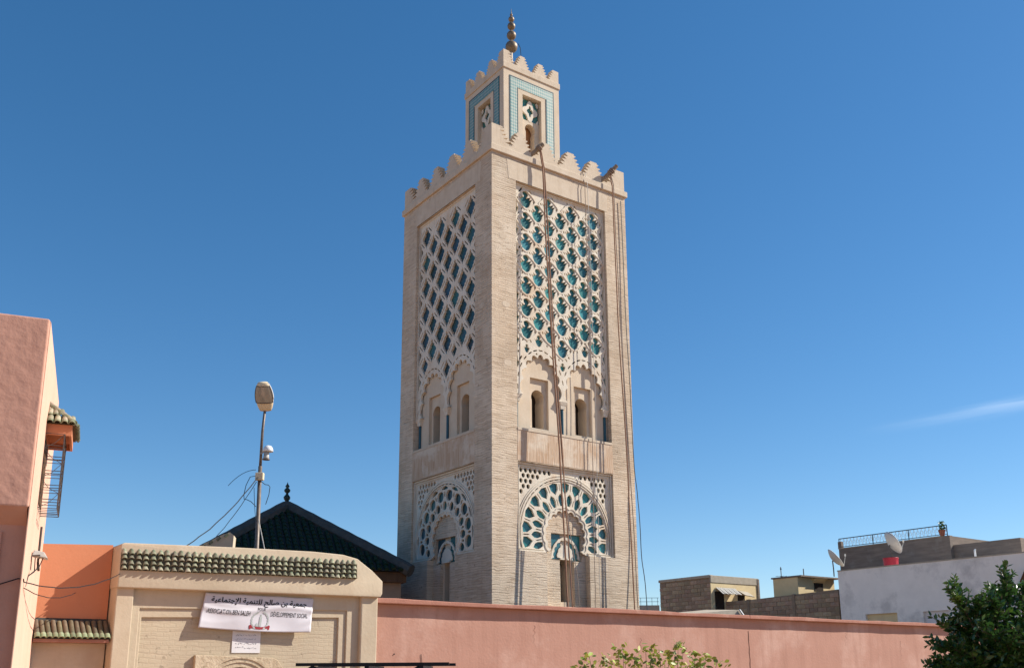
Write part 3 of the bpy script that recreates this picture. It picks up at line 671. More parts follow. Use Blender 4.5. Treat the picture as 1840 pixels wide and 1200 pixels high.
def rope(pts, r, m, label, cat='rope', jitter=.012, name='rope', n=40):
    out = []
    for i in range(n + 1):
        f = i / n * (len(pts) - 1); k = min(int(f), len(pts) - 2); q = f - k
        p = Vector(pts[k]).lerp(Vector(pts[k + 1]), q)
        p += Vector((math.sin(i * .9 + r * 900) * jitter, math.sin(i * .55 + r * 500) * jitter, 0)); out.append(to_world(p))
    base = out[-1].copy()
    o = MB().tube([p - base for p in out], r, 6).build(name, m, None); o.location = base; tag(o, label, cat, 'ropes hanging down the minaret'); return o
rope([(1.92, -.16, 19.36), (2.01, -.2, 18.64), (2.09, -.38, 13.24), (2.28, -.52, 8.66), (2.35, -.67, 4.4), (2.37, -.75, 2.6)], .028, 'rope', 'thick red-brown rope hanging from the beam beside the lantern foot', jitter=.006)
rope([(1.94, -.17, 19.36), (2.09, -.21, 18.6), (2.20, -.38, 13.24), (2.38, -.52, 8.66), (2.52, -.68, 4.4), (2.55, -.75, 2.6)], .020, 'rope', 'thinner rope paired with the thick red-brown rope on the minaret', jitter=.006)
rope([(1.96, -.18, 19.38), (2.05, -.2, 18.6), (2.25, -.36, 12), (2.45, -.55, 7.0), (2.72, -.75, 4.4), (2.85, -.8, 2.6)], .012, 'grey_rope', 'thin grey cord spread furthest out beside the red-brown rope pair', jitter=.01)
rope([(5.14, -.2, 19.38), (5.18, -.25, 18.85), (5.18, -.32, 13.94), (5.32, -.4, 8.1), (5.37, -.45, 3.8), (5.38, -.45, 2.6)], .022, 'rope', 'brown rope hanging from the beam beside the corner merlon', jitter=.006)
rope([(5.16, -.21, 19.4), (5.24, -.26, 18.85), (5.27, -.32, 13.94), (5.44, -.4, 8.1), (5.52, -.45, 3.8), (5.54, -.45, 2.6)], .016, 'grey_rope', 'thin rope next to the brown rope below the corner merlon beam', jitter=.006)
rope([(3.97, -.02, 19.15), (3.98, -.11, 18.6), (4.04, -.12, 10.9), (3.95, -.15, 4.5), (3.93, -.15, 2.6)], .012, 'grey_rope', 'thin cord hanging over the lattice panel from between two merlons', jitter=.006)
rope([(4.10, -.02, 19.15), (4.12, -.11, 18.6), (4.20, -.12, 10.9), (4.15, -.15, 4.5), (4.15, -.15, 2.6)], .009, 'pale_steel', 'pale thin cord hanging over the lattice panel near the thin cord', jitter=.006)
o = rope([(5.75, -.06, 18.5), (5.80, -.07, 13), (5.93, -.1, 8.2), (6.0, -.15, 7.0), (6.02, -.2, 5.2), (6.08, -.3, 3.75), (6.1, -.3, 2.8)], .014, 'blue_iron', 'dark blue cable hanging free beside the outer edge of the minaret', 'cable', .01, 'cable'); del o['group']

# ================================================================== GATE AND WALLS (frame: x along the wall, y into the depth)
GA = R(37.27); GO = Vector((-3.12, 22.56, 0))
def gw(s, out, z): return Matrix.Rotation(GA, 3, 'Z') @ Vector((s, -out, z)) + GO
pink = thing('pink_wall', 'long pink rendered boundary wall with projecting red coping', 'wall', GO, GA)
MB().box(-.1, 36, 0, .35, 0, 3.13).build('wall_face', 'pink_render', pink)
for i in range(3):
    x0, x1 = (-.15, 13.0, 26.0)[i], (12.994, 25.99, 36.1)[i]
    cp = MB(); n = 26
    V = []; F = []
    for k in range(n + 1):
        x = x0 + (x1 - x0) * k / n; w = .004 * math.sin(x * 1.7) + .003 * math.sin(x * 4.1 + 1)
        h_ = w + .010 * math.sin(x * .83 + 2) + .006 * math.sin(x * 2.9) + rnd.uniform(-.004, .004)
        V += [(x, -.19 + w, 3.135 + w * .6), (x, -.19 + w, 3.245 + h_), (x, .42, 3.26 + h_), (x, .42, 3.135)]
    for k in range(n):
        for j in range(4): F.append((k * 4 + j, k * 4 + (j + 1) % 4, k * 4 + 4 + (j + 1) % 4, k * 4 + 4 + j))
    F += [(3, 2, 1, 0), tuple(n * 4 + j for j in range(4))]
    bevel(cp.add(V, F).build('coping', 'pink_coping', pink, fix=True), .018)
cr = MB(); pz = [2.78 - .11 * i for i in range(26)]; xs = [13.1 + .02 * math.sin(i * 1.9) + .015 * math.sin(i * 4.3) for i in range(26)]
V = []; F = []
for i, (x, z) in enumerate(zip(xs, pz)):
    w = .012 + .008 * abs(math.sin(i * 2.3)); V += [(x - w, -.004, z), (x + w, -.004, z)]
    if i: F.append((2 * i - 2, 2 * i - 1, 2 * i + 1, 2 * i))
cr.add(V, F).build('crack', 'crack_line', pink)
for (cx_, z0_, z1_, k_) in ((4.6, 2.75, 2.2, .03), (8.4, 2.5, 1.7, .05), (18.2, 2.8, 2.3, .05), (21.5, 2.6, 1.8, .04)):
    V = []; F = []; n_ = 14
    for i in range(n_):
        z = z0_ + (z1_ - z0_) * i / (n_ - 1); x = cx_ + k_ * math.sin(i * 1.7) + k_ * .7 * math.sin(i * .6); w = .0035 * (1.2 - i / n_)
        V += [(x - w, -.004, z), (x + w, -.004, z)]
        if i: F.append((2 * i - 2, 2 * i - 1, 2 * i + 1, 2 * i))
    MB().add(V, F).build('crack', 'crack_line', pink)
MB().tube([(.45, -.02, 2.0), (.45, 0, 2.0)], .014, 6).build('nail', 'black_cable', pink)
MB().tube([(1.18, -.012, 2.0), (1.2, -.012, 1.85), (1.19, -.012, 1.0)], .006, 5).build('lead_wire', 'black_cable', pink)

gate = thing('gateway', 'cream rendered gateway with a tiled canopy strip and stepped panel', 'gateway', GO, GA)
S0, S1 = -5.97, -.20
# lintel: outline in s, z with the slanting shoulder at its right end
lo_ = [(S0, 3.20), (S1 - .03, 3.24), (S1 + .02, 3.32), (S1 + .02, 3.60), (-.46, 3.83), (-.84, 4.07), (-1.2, 4.14), (-1.92, 4.16), (-3.6, 4.13), (S0 + .06, 4.06), (S0, 4.02)]
ln = MB().plate(lo_, [], -.50, .18, lambda s, z, d: (s, d, z)).build('lintel', 'cream_render', gate, fix=True); bevel(ln, .055, 4)
for p in ln.data.polygons: p.use_smooth = True
bevel(MB().box(S0 + .02, -5.62, -.40, .15, 0, 3.25).build('pillar', 'cream_render', gate), .02)
bevel(MB().box(-.66, S1 - .03, -.40, .15, 0, 3.28).build('pillar', 'cream_render', gate), .03)
fn = lambda s, z, d: (s, d, z)
bevel(MB().plate([(-5.63, 0), (-5.46, 0), (-5.46, 2.83), (-.96, 2.93), (-.96, 0), (-.65, 0), (-.65, 3.24), (-5.63, 3.24)], [], -.30, .1, fn).build('outer_frame', 'cream_render', gate, fix=True), .015)
bevel(MB().plate([(-5.47, 0), (-5.40, 0), (-5.40, 2.66), (-1.14, 2.77), (-1.14, 0), (-.95, 0), (-.95, 2.935), (-5.47, 2.835)], [], -.262, .1, fn).build('inner_frame', 'cream_render', gate, fix=True), .012)
MB().box(-5.41, -1.13, -.215, .1, 0, 2.78).build('panel', 'limewashed_brick', gate)
# canopy tiles: half-round barrels in four overlapping courses
def barrel(r0, r1, ln_, th=.014, n=7):
    V = []; F = []
    for y, r in ((0, r0), (ln_, r1)):
        for rr in (r, r - th):
            V += [(rr * math.cos(math.pi * i / n), y, rr * math.sin(math.pi * i / n)) for i in range(n + 1)]
    m = n + 1
    for i in range(n):
        F += [(i, i + 1, 2 * m + i + 1, 2 * m + i), (m + i + 1, m + i, 3 * m + i, 3 * m + i + 1), (i + 1, i, m + i, m + i + 1), (2 * m + i, 2 * m + i + 1, 3 * m + i + 1, 3 * m + i)]
    F += [(0, 2 * m, 3 * m, m), (n, m + n, 3 * m + n, 2 * m + n)]
    return MB().add(V, F)
bar_m = barrel(.06, .03, .12).mesh('roof_tile', 'stone_tile', smooth=False)
NT = 37; p0, p1 = -5.90, -.93
canopy = MB()
canopy.add([(-5.95, -.49, 3.53), (-.86, -.49, 3.62), (-.86, -.49, 3.95), (-5.95, -.49, 3.87), (-5.95, -.545, 3.535), (-.86, -.545, 3.625), (-.86, -.515, 3.95), (-5.95, -.515, 3.87)],
           [(0, 1, 2, 3), (7, 6, 5, 4), (0, 4, 5, 1), (1, 5, 6, 2), (2, 6, 7, 3), (3, 7, 4, 0)])
canopy = canopy.build('canopy_bed', 'dark_bed', gate, fix=True)
for r_ in range(4):
    for i in range(NT):
        f = i / (NT - 1); s = p0 + (p1 - p0) * f
        z = 3.535 + .085 * f + r_ * .1 + rnd.uniform(-.008, .008); y = -.55 + r_ * .006
        inst('roof_tile', bar_m, canopy, (s + rnd.uniform(-.01, .01), y, z), (R(66 + rnd.uniform(-6, 6)), rnd.uniform(-.1, .1), rnd.uniform(-.07, .07)), (rnd.uniform(.88, 1.08), 1, rnd.uniform(.9, 1.08)))

# banner
def bil(u, v):      # corners of the cloth on the gate
    TL, TR, BL, BR = (-4.19, 3.19), (-1.80, 3.165), (-4.31, 2.49), (-1.86, 2.435)
    s = (TL[0] * (1 - u) + TR[0] * u) * (1 - v) + (BL[0] * (1 - u) + BR[0] * u) * v
    z = (TL[1] * (1 - u) + TR[1] * u) * (1 - v) + (BL[1] * (1 - u) + BR[1] * u) * v
    z -= .03 * math.sin(math.pi * u) * v + .008 * abs(math.sin(9.4 * u)) * (1 - v)
    out = .34 + .02 * v + .018 * math.sin(5.5 * u + 3 * v) * v + .008 * math.sin(11 * u - 5 * v + 1) * (.3 + v) - .02 * max(0, 1 - ((u - .1) ** 2 + (v - .55) ** 2) * 14) + .02 * math.exp(-((v - .40 - .10 * math.sin(u * 6)) / .07) ** 2)
    out += .05 * max(0, u - .86) * math.sin((u + v) * 24)
    return s, out, z
banner = thing('banner', 'white cloth banner with black Arabic and French lettering hung below the tiled lintel', 'banner', GO, GA)
bn = MB(); nu, nv = 60, 24
V = [(lambda q: (q[0], -q[1], q[2]))(bil(i / nu, j / nv)) for j in range(nv + 1) for i in range(nu + 1)]
F = [(j * (nu + 1) + i, (j + 1) * (nu + 1) + i, (j + 1) * (nu + 1) + i + 1, j * (nu + 1) + i + 1) for j in range(nv) for i in range(nu)]
cl = bn.add(V, F).build('cloth', 'banner_cloth', banner, smooth=True)
cl.modifiers.new('thickness', 'SOLIDIFY').thickness = .004
def text_mesh(body):
    c = bpy.data.curves.new('t', 'FONT'); c.body = body; c.resolution_u = 2
    o = bpy.data.objects.new('t', c); COL.objects.link(o); dg = bpy.context.evaluated_depsgraph_get(); dg.update()
    me = bpy.data.meshes.new_from_object(o.evaluated_get(dg)); bpy.data.objects.remove(o); bpy.data.curves.remove(c)
    v = [tuple(p.co) for p in me.vertices]; f = [tuple(p.vertices) for p in me.polygons]; bpy.data.meshes.remove(me)
    return v, f
def on_cloth(v, f, u0, u1, v0, v1, name, m, skew=0):
    xs = [p[0] for p in v]; ys = [p[1] for p in v]; ax, bx, ay, by = min(xs), max(xs), min(ys), max(ys)
    out = []
    for p in v:
        fu = (p[0] - ax) / (bx - ax); uu = u0 + (u1 - u0) * fu; vv = v1 + (v0 - v1) * (p[1] - ay) / (by - ay) + skew * fu
        s, o, z = bil(uu, vv); out.append((s, -(o + .006), z))
    # thicken strokes a little by a second, shifted copy
    o = MB().add(out, f).build(name, m, banner); return o
AR = ['\uFE9F\uFEE4\uFECC\uFEF4\uFE94', '\uFE91\uFEE6', '\uFEBB\uFE8E\uFEDF\uFEA2', '\uFEDF\uFEE0\uFE98\uFEE8\uFEE4\uFEF4\uFE94', '\uFE8D\uFEF9\uFE9F\uFE98\uFEE4\uFE8E\uFECB\uFEF4\uFE94']
ar_line = ' '.join(AR)[::-1]
def bold(v, f, d):
    n = len(v); k = []; g_ = []
    for i, (dx, dy) in enumerate(((-d, 0), (d, 0), (0, d * .8), (0, -d * .8))):
        k += [(a + dx, b + dy, c) for a, b, c in v]; g_ += [tuple(q + n * i for q in t) for t in f]
    return k, g_
def line(words, u0, u1, v0, v1, name, d, skew, ref):
    """sets the words of one line side by side, each word an object"""
    w_ = [text_mesh(w) for w in words]; ext = [max(p[0] for p in v) - min(p[0] for p in v) for v, _ in w_]; sp = .32
    tot = sum(ext) + sp * (len(w_) - 1); x = 0
    lo = min(p[1] for v, _ in w_ for p in v); hi = max(p[1] for v, _ in w_ for p in v)
    for (v, f), e in zip(w_, ext):
        a0 = min(p[0] for p in v); ya, yb = min(p[1] for p in v), max(p[1] for p in v)
        ua, ub = u0 + (u1 - u0) * x / tot, u0 + (u1 - u0) * (x + e) / tot
        va, vb = v1 + (v0 - v1) * (yb - lo) / (hi - lo), v1 + (v0 - v1) * (ya - lo) / (hi - lo); k = skew * (x / tot)
        on_cloth(*bold(v, f, d), ua, ub, va + k, vb + k, name, 'ink', skew * e / tot); x += e + sp
line(list(reversed([w[::-1] for w in AR])), .06, .94, .085, .315, 'arabic_word', .028, .015, 0)
line(['ASSOCIATION', 'BEN', 'SALEH'], .045, .425, .43, .565, 'french_word', .003, .02, 0)
line(['POUR'], .487, .56, .335, .43, 'french_word', .002, .0, 0)
line(['DÉVELOPPEMENT', 'SOCIAL'], .615, .958, .40, .565, 'french_word', .003, .02, 0)
def cloth_poly(poly, name, m):      # poly in cloth u, v
    tr = tessellate_polygon([[Vector((a, b, 0)) for a, b in poly]])
    vv = []
    for a, b in poly: s, o, z = bil(a, b); vv.append((s, -(o + .007), z))
    MB().add(vv, [tuple(t) for t in tr]).build(name, m, banner)
AS = .29   # cloth height over width
for k in range(-7, 8):      # wreath leaves
    if k == 0: continue
    a = R(-90 + (20 + abs(k) * 19) * (1 if k > 0 else -1)); cu, cv_ = .523 + .075 * math.cos(a), .70 - .075 / AS * math.sin(a) * .95
    t_ = a + R(90)
    poly = [(cu + .020 * math.cos(t_) * x + .009 * math.cos(a) * y, cv_ - (.020 * math.sin(t_) * x + .009 * math.sin(a) * y) / AS) for x, y in ((-1, 0), (0, 1), (1, 0), (0, -1))]
    cloth_poly(poly, 'wreath_leaf', 'emblem_grey')
cloth_poly([(.517, .86), (.517, .58), (.521, .58), (.521, .52), (.534, .52), (.534, .58), (.538, .58), (.538, .86)], 'tower_emblem', 'emblem_grey')
cloth_poly([(.487, .86), (.487, .80), (.497, .76), (.507, .80), (.514, .80), (.514, .86)], 'dome_emblem', 'emblem_grey')
cloth_poly([(.43, 0.835), (.445, 0.815), (.45, 0.835), (.49, 0.865), (.525, 0.875), (.56, 0.865), (.60, 0.835), (.605, 0.815), (.62, 0.835), (.615, 0.940), (.60, 0.940), (.60, 0.905), (.56, 0.930), (.525, 0.940), (.49, 0.930), (.45, 0.905), (.45, 0.940), (.435, 0.940)], 'ribbon_emblem', 'emblem_red')

note = thing('paper_notice', 'small white paper notice with faint handwriting below the banner', 'notice', GO, GA)
MB().box(-3.53, -2.92, -.232, -.217, 2.0, 2.44).build('sheet', 'paper', note)
sc = MB()
for r_ in range(4):
    x = -3.46
    z = 2.36 - r_ * .085
    while x < -3.0:
        w = rnd.uniform(.02, .06)
        sc.tube([(x, -.234, z + rnd.uniform(-.02, .02)), (x + w * .5, -.234, z + rnd.uniform(-.025, .025)), (x + w, -.234, z + rnd.uniform(-.02, .02))], .0035, 4); x += w + rnd.uniform(.005, .035)
sc.build('handwriting', 'pencil', note, kind='stuff')

# carved stone surround of the door
ds = thing('door_surround', 'weathered carved stone door surround with an arch in the gateway panel', 'doorway', GO, GA)
door_arch = [(-4.02, 0)] + [(-3.36 - .62 * math.cos(math.pi * i / 16), 1.16 + .55 * math.sin(math.pi * i / 16)) for i in range(17)] + [(-2.70, 0)]
bevel(MB().plate([(-4.30, 0), (-2.42, 0), (-2.42, 1.70), (-2.55, 1.86), (-2.66, 1.90), (-4.30, 1.95)], [list(reversed(door_arch))] if False else [[(a, max(b, .01)) for a, b in door_arch]], -.31, -.21, fn).build('stone_frame', 'weathered_stone', ds, fix=True), .012)
for k, rr in enumerate((.70, .78)):
    arc = [(-3.36 - rr * math.cos(math.pi * i / 20), 1.16 + (rr - .05) * math.sin(math.pi * i / 20)) for i in range(21)]; arc2 = [(-3.36 - (rr + .035) * math.cos(math.pi * i / 20), 1.16 + (rr - .015) * math.sin(math.pi * i / 20)) for i in range(21)]
    MB().plate(arc + list(reversed(arc2)), [], -.332, -.311, fn).build('moulding', 'weathered_stone', ds, fix=True)
for i in range(4): MB().box(-4.0 + i * .325, -3.685 + i * .325, -.25, -.218, .02, 1.68).build('door_board', 'door_wood', ds)

# orange wall between gateway and house with its small tiled eave
ow = thing('orange_wall', 'orange rendered wall between the gateway and the salmon house', 'wall', GO, GA)
MB().plate([(-7.35, 0), (-5.98, 0), (-5.98, 4.06), (-7.35, 3.99)], [], 0, .3, fn).build('wall_face', 'orange_render', ow, fix=True)
MB().box(-7.35, -5.98, -.06, -.003, 0, 2.16).build('lower_face', 'cream_render', ow)
bevel(MB().box(-7.32, -5.985, -.34, -.065, 2.165, 2.23).build('eave_board', 'pink_coping', ow), .01)
MB().add([(-7.32, -.34, 2.235), (-5.99, -.34, 2.235), (-5.99, -.003, 2.235), (-7.32, -.003, 2.235), (-7.32, -.34, 2.25), (-5.99, -.34, 2.25), (-5.99, -.003, 2.62), (-7.32, -.003, 2.62)],
         [(3, 2, 1, 0), (4, 5, 6, 7), (0, 1, 5, 4), (1, 2, 6, 5), (2, 3, 7, 6), (3, 0, 4, 7)]).build('eave_bed', 'dark_mortar', ow)
bt = barrel(.05, .042, .42).mesh('roof_tile', 'brown_tile'); bg_ = barrel(.056, .05, .11).mesh('end_tile', 'glossy_green')
for i in range(13):
    s = -7.26 + i * .102
    inst('roof_tile', bt, ow, (s, -.37, 2.245 + rnd.uniform(-.01, .01)), (R(48 + rnd.uniform(-2, 2)), 0, rnd.uniform(-.04, .04)))
    inst('end_tile', bg_, ow, (s, -.41, 2.235), (R(48), 0, rnd.uniform(-.08, .08)))

# ================================================================== SALMON HOUSE
HA = R(23.4); HO = Vector((-6.96, 13.68, 0))
def hw_(x, y, z): return Matrix.Rotation(HA, 3, 'Z') @ Vector((x, y, z)) + HO
house = thing('salmon_house', 'salmon pink rendered house with an iron window cage on its side', 'house', HO, HA)
hb = MB()
hb.plate([(-9, 0), (0, 0), (0, 4.9), (-9, 4.9)], [], 3.93, 6.80, lambda x, y, z: (x, y, z))
bevel(hb.build('upper_wall', 'salmon_render', house, fix=True), .03, 3)
MB().box(.0, .012, .03, 4.885, 0, 6.765).build('side_wall', 'sunlit_salmon_render', house)  # thin slab carrying the sun-bleached tone painted for the lit side
MB().plate([(-9, .28), (-.28, .28), (0, .0), (0, 4.9), (-9, 4.9)], [], 0, 3.70, lambda x, y, z: (x, y, z)).build('lower_wall', 'salmon_render', house, fix=True) if False else MB().box(-9, -.001, .30, 4.89, 0, 3.95).build('lower_wall', 'salmon_render', house)
MB().add([(-9, .02, 3.93), (-.02, .02, 3.93), (-.02, .30, 3.70), (-9, .30, 3.70), (-9, .31, 3.93), (-.02, .31, 3.93)], [(0, 1, 2, 3), (3, 2, 5, 4), (0, 4, 5, 1), (0, 3, 4), (1, 5, 2)]).build('corbel', 'salmon_render', house, fix=True)
MB().box(-2.6, -.9, .24, .299, .1, 2.6).build('shutter', 'door_wood', house)
bevel(MB().tube([(-.34, .27, 3.6), (-.33, .27, 2.0), (-.35, .27, .1)], .02, 6).build('conduit', 'salmon_render', house), .004)
# canopy box over the window
bx = MB().plate(rect(.0, .40, 1.78, 3.02), [rect(.03, .36, 1.82, 2.98)], 5.42, 5.60, lambda x, y, z: (x, y, z)).build('canopy_box', 'orange_render', house, fix=True)
MB().box(.005, .38, 1.80, 3.0, 5.53, 5.56).build('soffit', 'orange_render', bx)
MB().add([(0, 1.74, 5.60), (.44, 1.74, 5.60), (.44, 3.06, 5.60), (0, 3.06, 5.60), (0, 2.05, 5.93), (.02, 2.05, 5.93), (.02, 2.75, 5.93), (0, 2.75, 5.93)],
         [(3, 2, 1, 0), (0, 1, 5, 4), (1, 2, 6, 5), (2, 3, 7, 6), (4, 5, 6, 7), (0, 4, 7, 3)]).build('canopy_bed', 'brown_tile', bx, fix=True)
hb1 = barrel(.055, .045, .20).mesh('roof_tile', 'green_tile')
for r_ in range(2):
    for i in range(4):
        x = .06 + i * .11
        if r_ and i == 3: continue
        inst('roof_tile', hb1, bx, (x * (1 - .25 * r_), 1.68 + r_ * .14, 5.60 + r_ * .14), (R(43), 0, 0))
for i in range(11): inst('roof_tile', hb1, bx, (.48, 1.80 + i * .115, 5.58), (R(38), 0, R(90)))
for i in range(8): inst('roof_tile', hb1, bx, (.36, 1.92 + i * .115, 5.71), (R(40), 0, R(90)))
for i in range(4):
    inst('ridge_tile', hb1, bx, (.42 - i * .105, 1.72 + i * .09, 5.62 + i * .09), (R(38), 0, R(48)), (1.15, 1, 1.15))
# iron cage
cage = MB()
X1, Y0, Y1, Z0, Z1 = .30, 1.78, 2.72, 4.20, 5.44
for x, y in ((X1, Y0), (X1, Y1), (.01, Y0), (.01, Y1)): cage.tube([(x, y, Z0), (x, y, Z1)], .013, 4)
for i in range(6):
    z = Z0 + (Z1 - Z0) * i / 5
    for dz in (0, .05):
        if z + dz > Z1: continue
        cage.tube([(.01, Y0, z + dz), (X1, Y0, z + dz), (X1, Y1, z + dz), (.01, Y1, z + dz)], .007, 4)
for i in range(5):
    z = Z0 + (Z1 - Z0) * i / 5; h = (Z1 - Z0) / 5
    for k in range(2):
        y = Y0 + (Y1 - Y0) * k / 2; hy = (Y1 - Y0) / 2
        cage.tube([(X1, y, z), (X1, y + hy * .35, z + h * .6), (X1, y + hy, z + h)], .006, 4).tube([(X1, y + hy, z), (X1, y + hy * .65, z + h * .6), (X1, y, z + h)], .006, 4)
    if i % 2 == 0: cage.tube([(.01, Y0, z), (.16, Y0, z + h * .35), (X1, Y0, z + h)], .006, 4)
    else: cage.tube([(X1, Y0, z), (.14, Y0, z + h * .35), (.01, Y0, z + h)], .006, 4)
for i in range(6): cage.tube([(.01, Y0 + (Y1 - Y0) * i / 5, Z0), (X1, Y0 + (Y1 - Y0) * i / 5, Z0)], .006, 4)
cage.build('window_cage', 'rust_iron', house)
MB().box(.0125, .026, 1.9, 2.62, 4.3, 5.35).build('window_shutter', 'door_wood', house)
MB().tube([(.03, 3.3, 4.1), (.03, 3.35, 3.5), (.03, 3.9, 3.4)], .02, 6).build('drain_pipe', 'rust_iron', house)
fl = thing('floodlight', 'small grey floodlight with drooping wires on the lit side of the salmon house', 'floodlight', hw_(.0, 1.78, 3.36), HA)
bevel(MB().add([(.02, -.17, .06), (.25, -.17, .02), (.25, .17, .02), (.02, .17, .06), (.04, -.12, .15), (.19, -.12, .12), (.19, .12, .12), (.04, .12, .15)], [(3, 2, 1, 0), (4, 5, 6, 7), (0, 1, 5, 4), (1, 2, 6, 5), (2, 3, 7, 6), (3, 0, 4, 7)]).build('housing', 'pale_steel', fl, fix=True), .012)
MB().tube([(0, -.19, -.05), (.03, -.19, .05), (.14, -.19, .06)], .012, 5).build('bracket', 'rust_iron', fl)
for k in range(3): MB().tube([(.18 - .06 * k, -.05 + .05 * k, .04), (.14 - .03 * k, -.15, -.12 - .04 * k), (.02, -.5, -.30), (.01, -.75, -.48)], .008, 5).build('wire', 'black_cable', fl)

# ================================================================== PRAYER HALL with pyramid roof
PA = R(22); PO = Vector((-3.27, 31.0, 0)); PS = 7.0
hall = thing('prayer_hall', 'low hall with a dark green tiled pyramid roof beside the minaret', 'building', PO, PA)
MB().box(-PS + .42, -.20, .42, PS - .42, 0, 4.62).build('wall', 'tan_render', hall)
MB().plate(rect(-PS + .16, -.10, .16, PS - .16), [], 4.38, 4.70, lambda x, y, z: (x, y, z)).build('eave_beam', 'door_wood', hall, fix=True)
apx = (-PS / 2, PS / 2, 7.16); ez = 4.72
rf = MB().add([(-PS, 0, ez), (0, 0, ez), (0, PS, ez), (-PS, PS, ez), apx], [(0, 1, 4), (1, 2, 4), (2, 3, 4), (3, 0, 4), (3, 2, 1, 0)]).build('roof', 'dark_mortar', hall)
sl_len = math.hypot(PS / 2, apx[2] - ez); sa = math.atan2(apx[2] - ez, PS / 2)
def slope_pt(face, u, t):      # u along the eave from -1..1, t 0 at eave 1 at ridge
    x, y, z = -PS / 2 + u * PS / 2 * (1 - t), PS / 2 * t, ez + (apx[2] - ez) * t
    dx, dy = x + PS / 2, y - PS / 2
    c, s_ = math.cos(face * math.pi / 2), math.sin(face * math.pi / 2)
    return Vector((-PS / 2 + dx * c - dy * s_, PS / 2 + dx * s_ + dy * c, z))
tl = MB()
for face in range(4):
    ncol = 31; nrow = 16
    up = (slope_pt(face, 0, 1) - slope_pt(face, 0, 0)).normalized(); al = (slope_pt(face, 1, 0) - slope_pt(face, -1, 0)).normalized(); nr = al.cross(up)
    for j in range(nrow):
        t0, t1 = j / nrow, (j + 1.25) / nrow
        half = PS / 2 * (1 - (j + .5) / nrow) - .30
        for i in range(ncol):
            xx = -PS / 2 + .11 + i * (PS - .22) / (ncol - 1)
            if abs(xx) > half + (.3 if j == 0 else 0) or t1 > .99: continue
            base = slope_pt(face, 0, t0) + al * (xx + rnd.uniform(-.015, .015)) + nr * (.02 + rnd.uniform(0, .02)); tip = base + up * sl_len / nrow * 1.3 - nr * .015
            V = []
            for pnt, r in ((base, .085), (tip, .068)):
                V += [pnt + al * r * math.cos(math.pi * q / 4) + nr * r * math.sin(math.pi * q / 4) for q in range(5)]
            tl.add(V, [(q, q + 1, q + 6, q + 5) for q in range(4)] + [(4, 3, 2, 1, 0)])
tl.build('roof_tiles', 'black_green_tile', rf, kind='stuff')
for face in range(4):
    a, b = slope_pt(face, 1, 0), Vector(apx)
    pts = [a.lerp(b, i / 14) + Vector((0, 0, .02)) for i in range(15)]
    MB().tube(pts, [.21 + .012 * (i % 2) for i in range(15)], 8).build('hip', 'hip_mortar', rf)
MB().lathe([(.45, -.30), (.3, -.12), (.16, 0), (.07, .08)], 12, (apx[0], apx[1], apx[2] + .06)).build('roof_cap', 'dark_mortar', rf)
MB().lathe([(.05, 0), (.04, .1), (.11, .2), (.12, .27), (.05, .36), (.04, .4), (.10, .46), (.11, .52), (.04, .6), (.08, .64), (.02, .74), (.005, .8)], 12, (apx[0], apx[1], apx[2] + .08)).build('finial', 'dark_glaze', rf, smooth=True)
rg = thing('sloping_ridge', 'sunlit stub of white and green sloping roof ridge behind the gateway top', 'roof ridge', (-6.82, 22.6, 0), R(10))
MB().plate([(-.62, 4.2), (.24, 4.2), (.26, 4.72), (.17, 4.79), (.02, 4.74), (-.62, 4.4)], [], -.25, .25, fn)  .build('ridge_wall', 'cream_render', rg, fix=True)
MB().box(-.62, .24, -.2, .2, 0, 4.2).build('wall', 'cream_render', rg)
for i in range(4): MB().tube([(-.45 + i * .17, -.27, 4.42 + i * .085), (-.38 + i * .17, -.27, 4.50 + i * .085)], .03, 5).build('ridge_tile', 'green_tile', rg)

# ================================================================== STREET LAMP
LP = Vector((-6.24, 23.5, 0))
lamp = thing('street_lamp', 'tall steel lamp post with a cream lantern head behind the gateway', 'street lamp', LP)
MB().tube([(0, 0, 0), (0, 0, 3), (-.05, 0, 6.6)], [.065, .055, .048], 10).build('post', 'galvanised', lamp, smooth=True)
MB().tube([(-.05, 0, 6.58), (-.045, 0, 7.5), (.0, -.03, 8.15)], [.036, .034, .032], 10).build('upper_post', 'galvanised', lamp, smooth=True)
head = MB(); V = []; F = []; nu_, nv_ = 20, 12
TILT = R(56)
ch, sh = math.cos(TILT), math.sin(TILT)
def headpt(a, t, k=1.0):          # t 0..1 along the head, a round it; long axis rises towards the street
    w = .225 * (math.sin(math.pi * min(1, .12 + t * .80)) ** .45) * k; h = .15 * (math.sin(math.pi * min(1, .12 + t * .80)) ** .5) * k
    x, yy, zz = w * math.cos(a), t * .74 - .04, h * math.sin(a) * (1.15 if math.sin(a) > 0 else .8)
    return (x, -yy * ch - zz * sh * -1 * -1 if False else -(yy * ch - zz * sh), yy * sh + zz * ch + 8.08)
for j in range(nv_ + 1):
    for i in range(nu_): V.append(headpt(6.2832 * i / nu_, j / nv_))
for j in range(nv_):
    for i in range(nu_): F.append((j * nu_ + i, j * nu_ + (i + 1) % nu_, (j + 1) * nu_ + (i + 1) % nu_, (j + 1) * nu_ + i))
F += [tuple(range(nu_ - 1, -1, -1)), tuple(nv_ * nu_ + i for i in range(nu_))]
head.add(V, F).build('lamp_housing', 'lamp_cream', lamp, smooth=True, fix=True)
tp = MB(); V = []; F = []
for j in range(9):
    for i in range(13): V.append(headpt(-.15 + 3.44 * i / 12, .42 + .58 * j / 8, 1.05))
for j in range(8):
    for i in range(12): F.append((j * 13 + i, j * 13 + i + 1, (j + 1) * 13 + i + 1, (j + 1) * 13 + i))
o = tp.add(V, F).build('lamp_cover', 'lamp_top', lamp, smooth=True); o.modifiers.new('t', 'SOLIDIFY').thickness = .012
gl = MB(); V = []; F = []
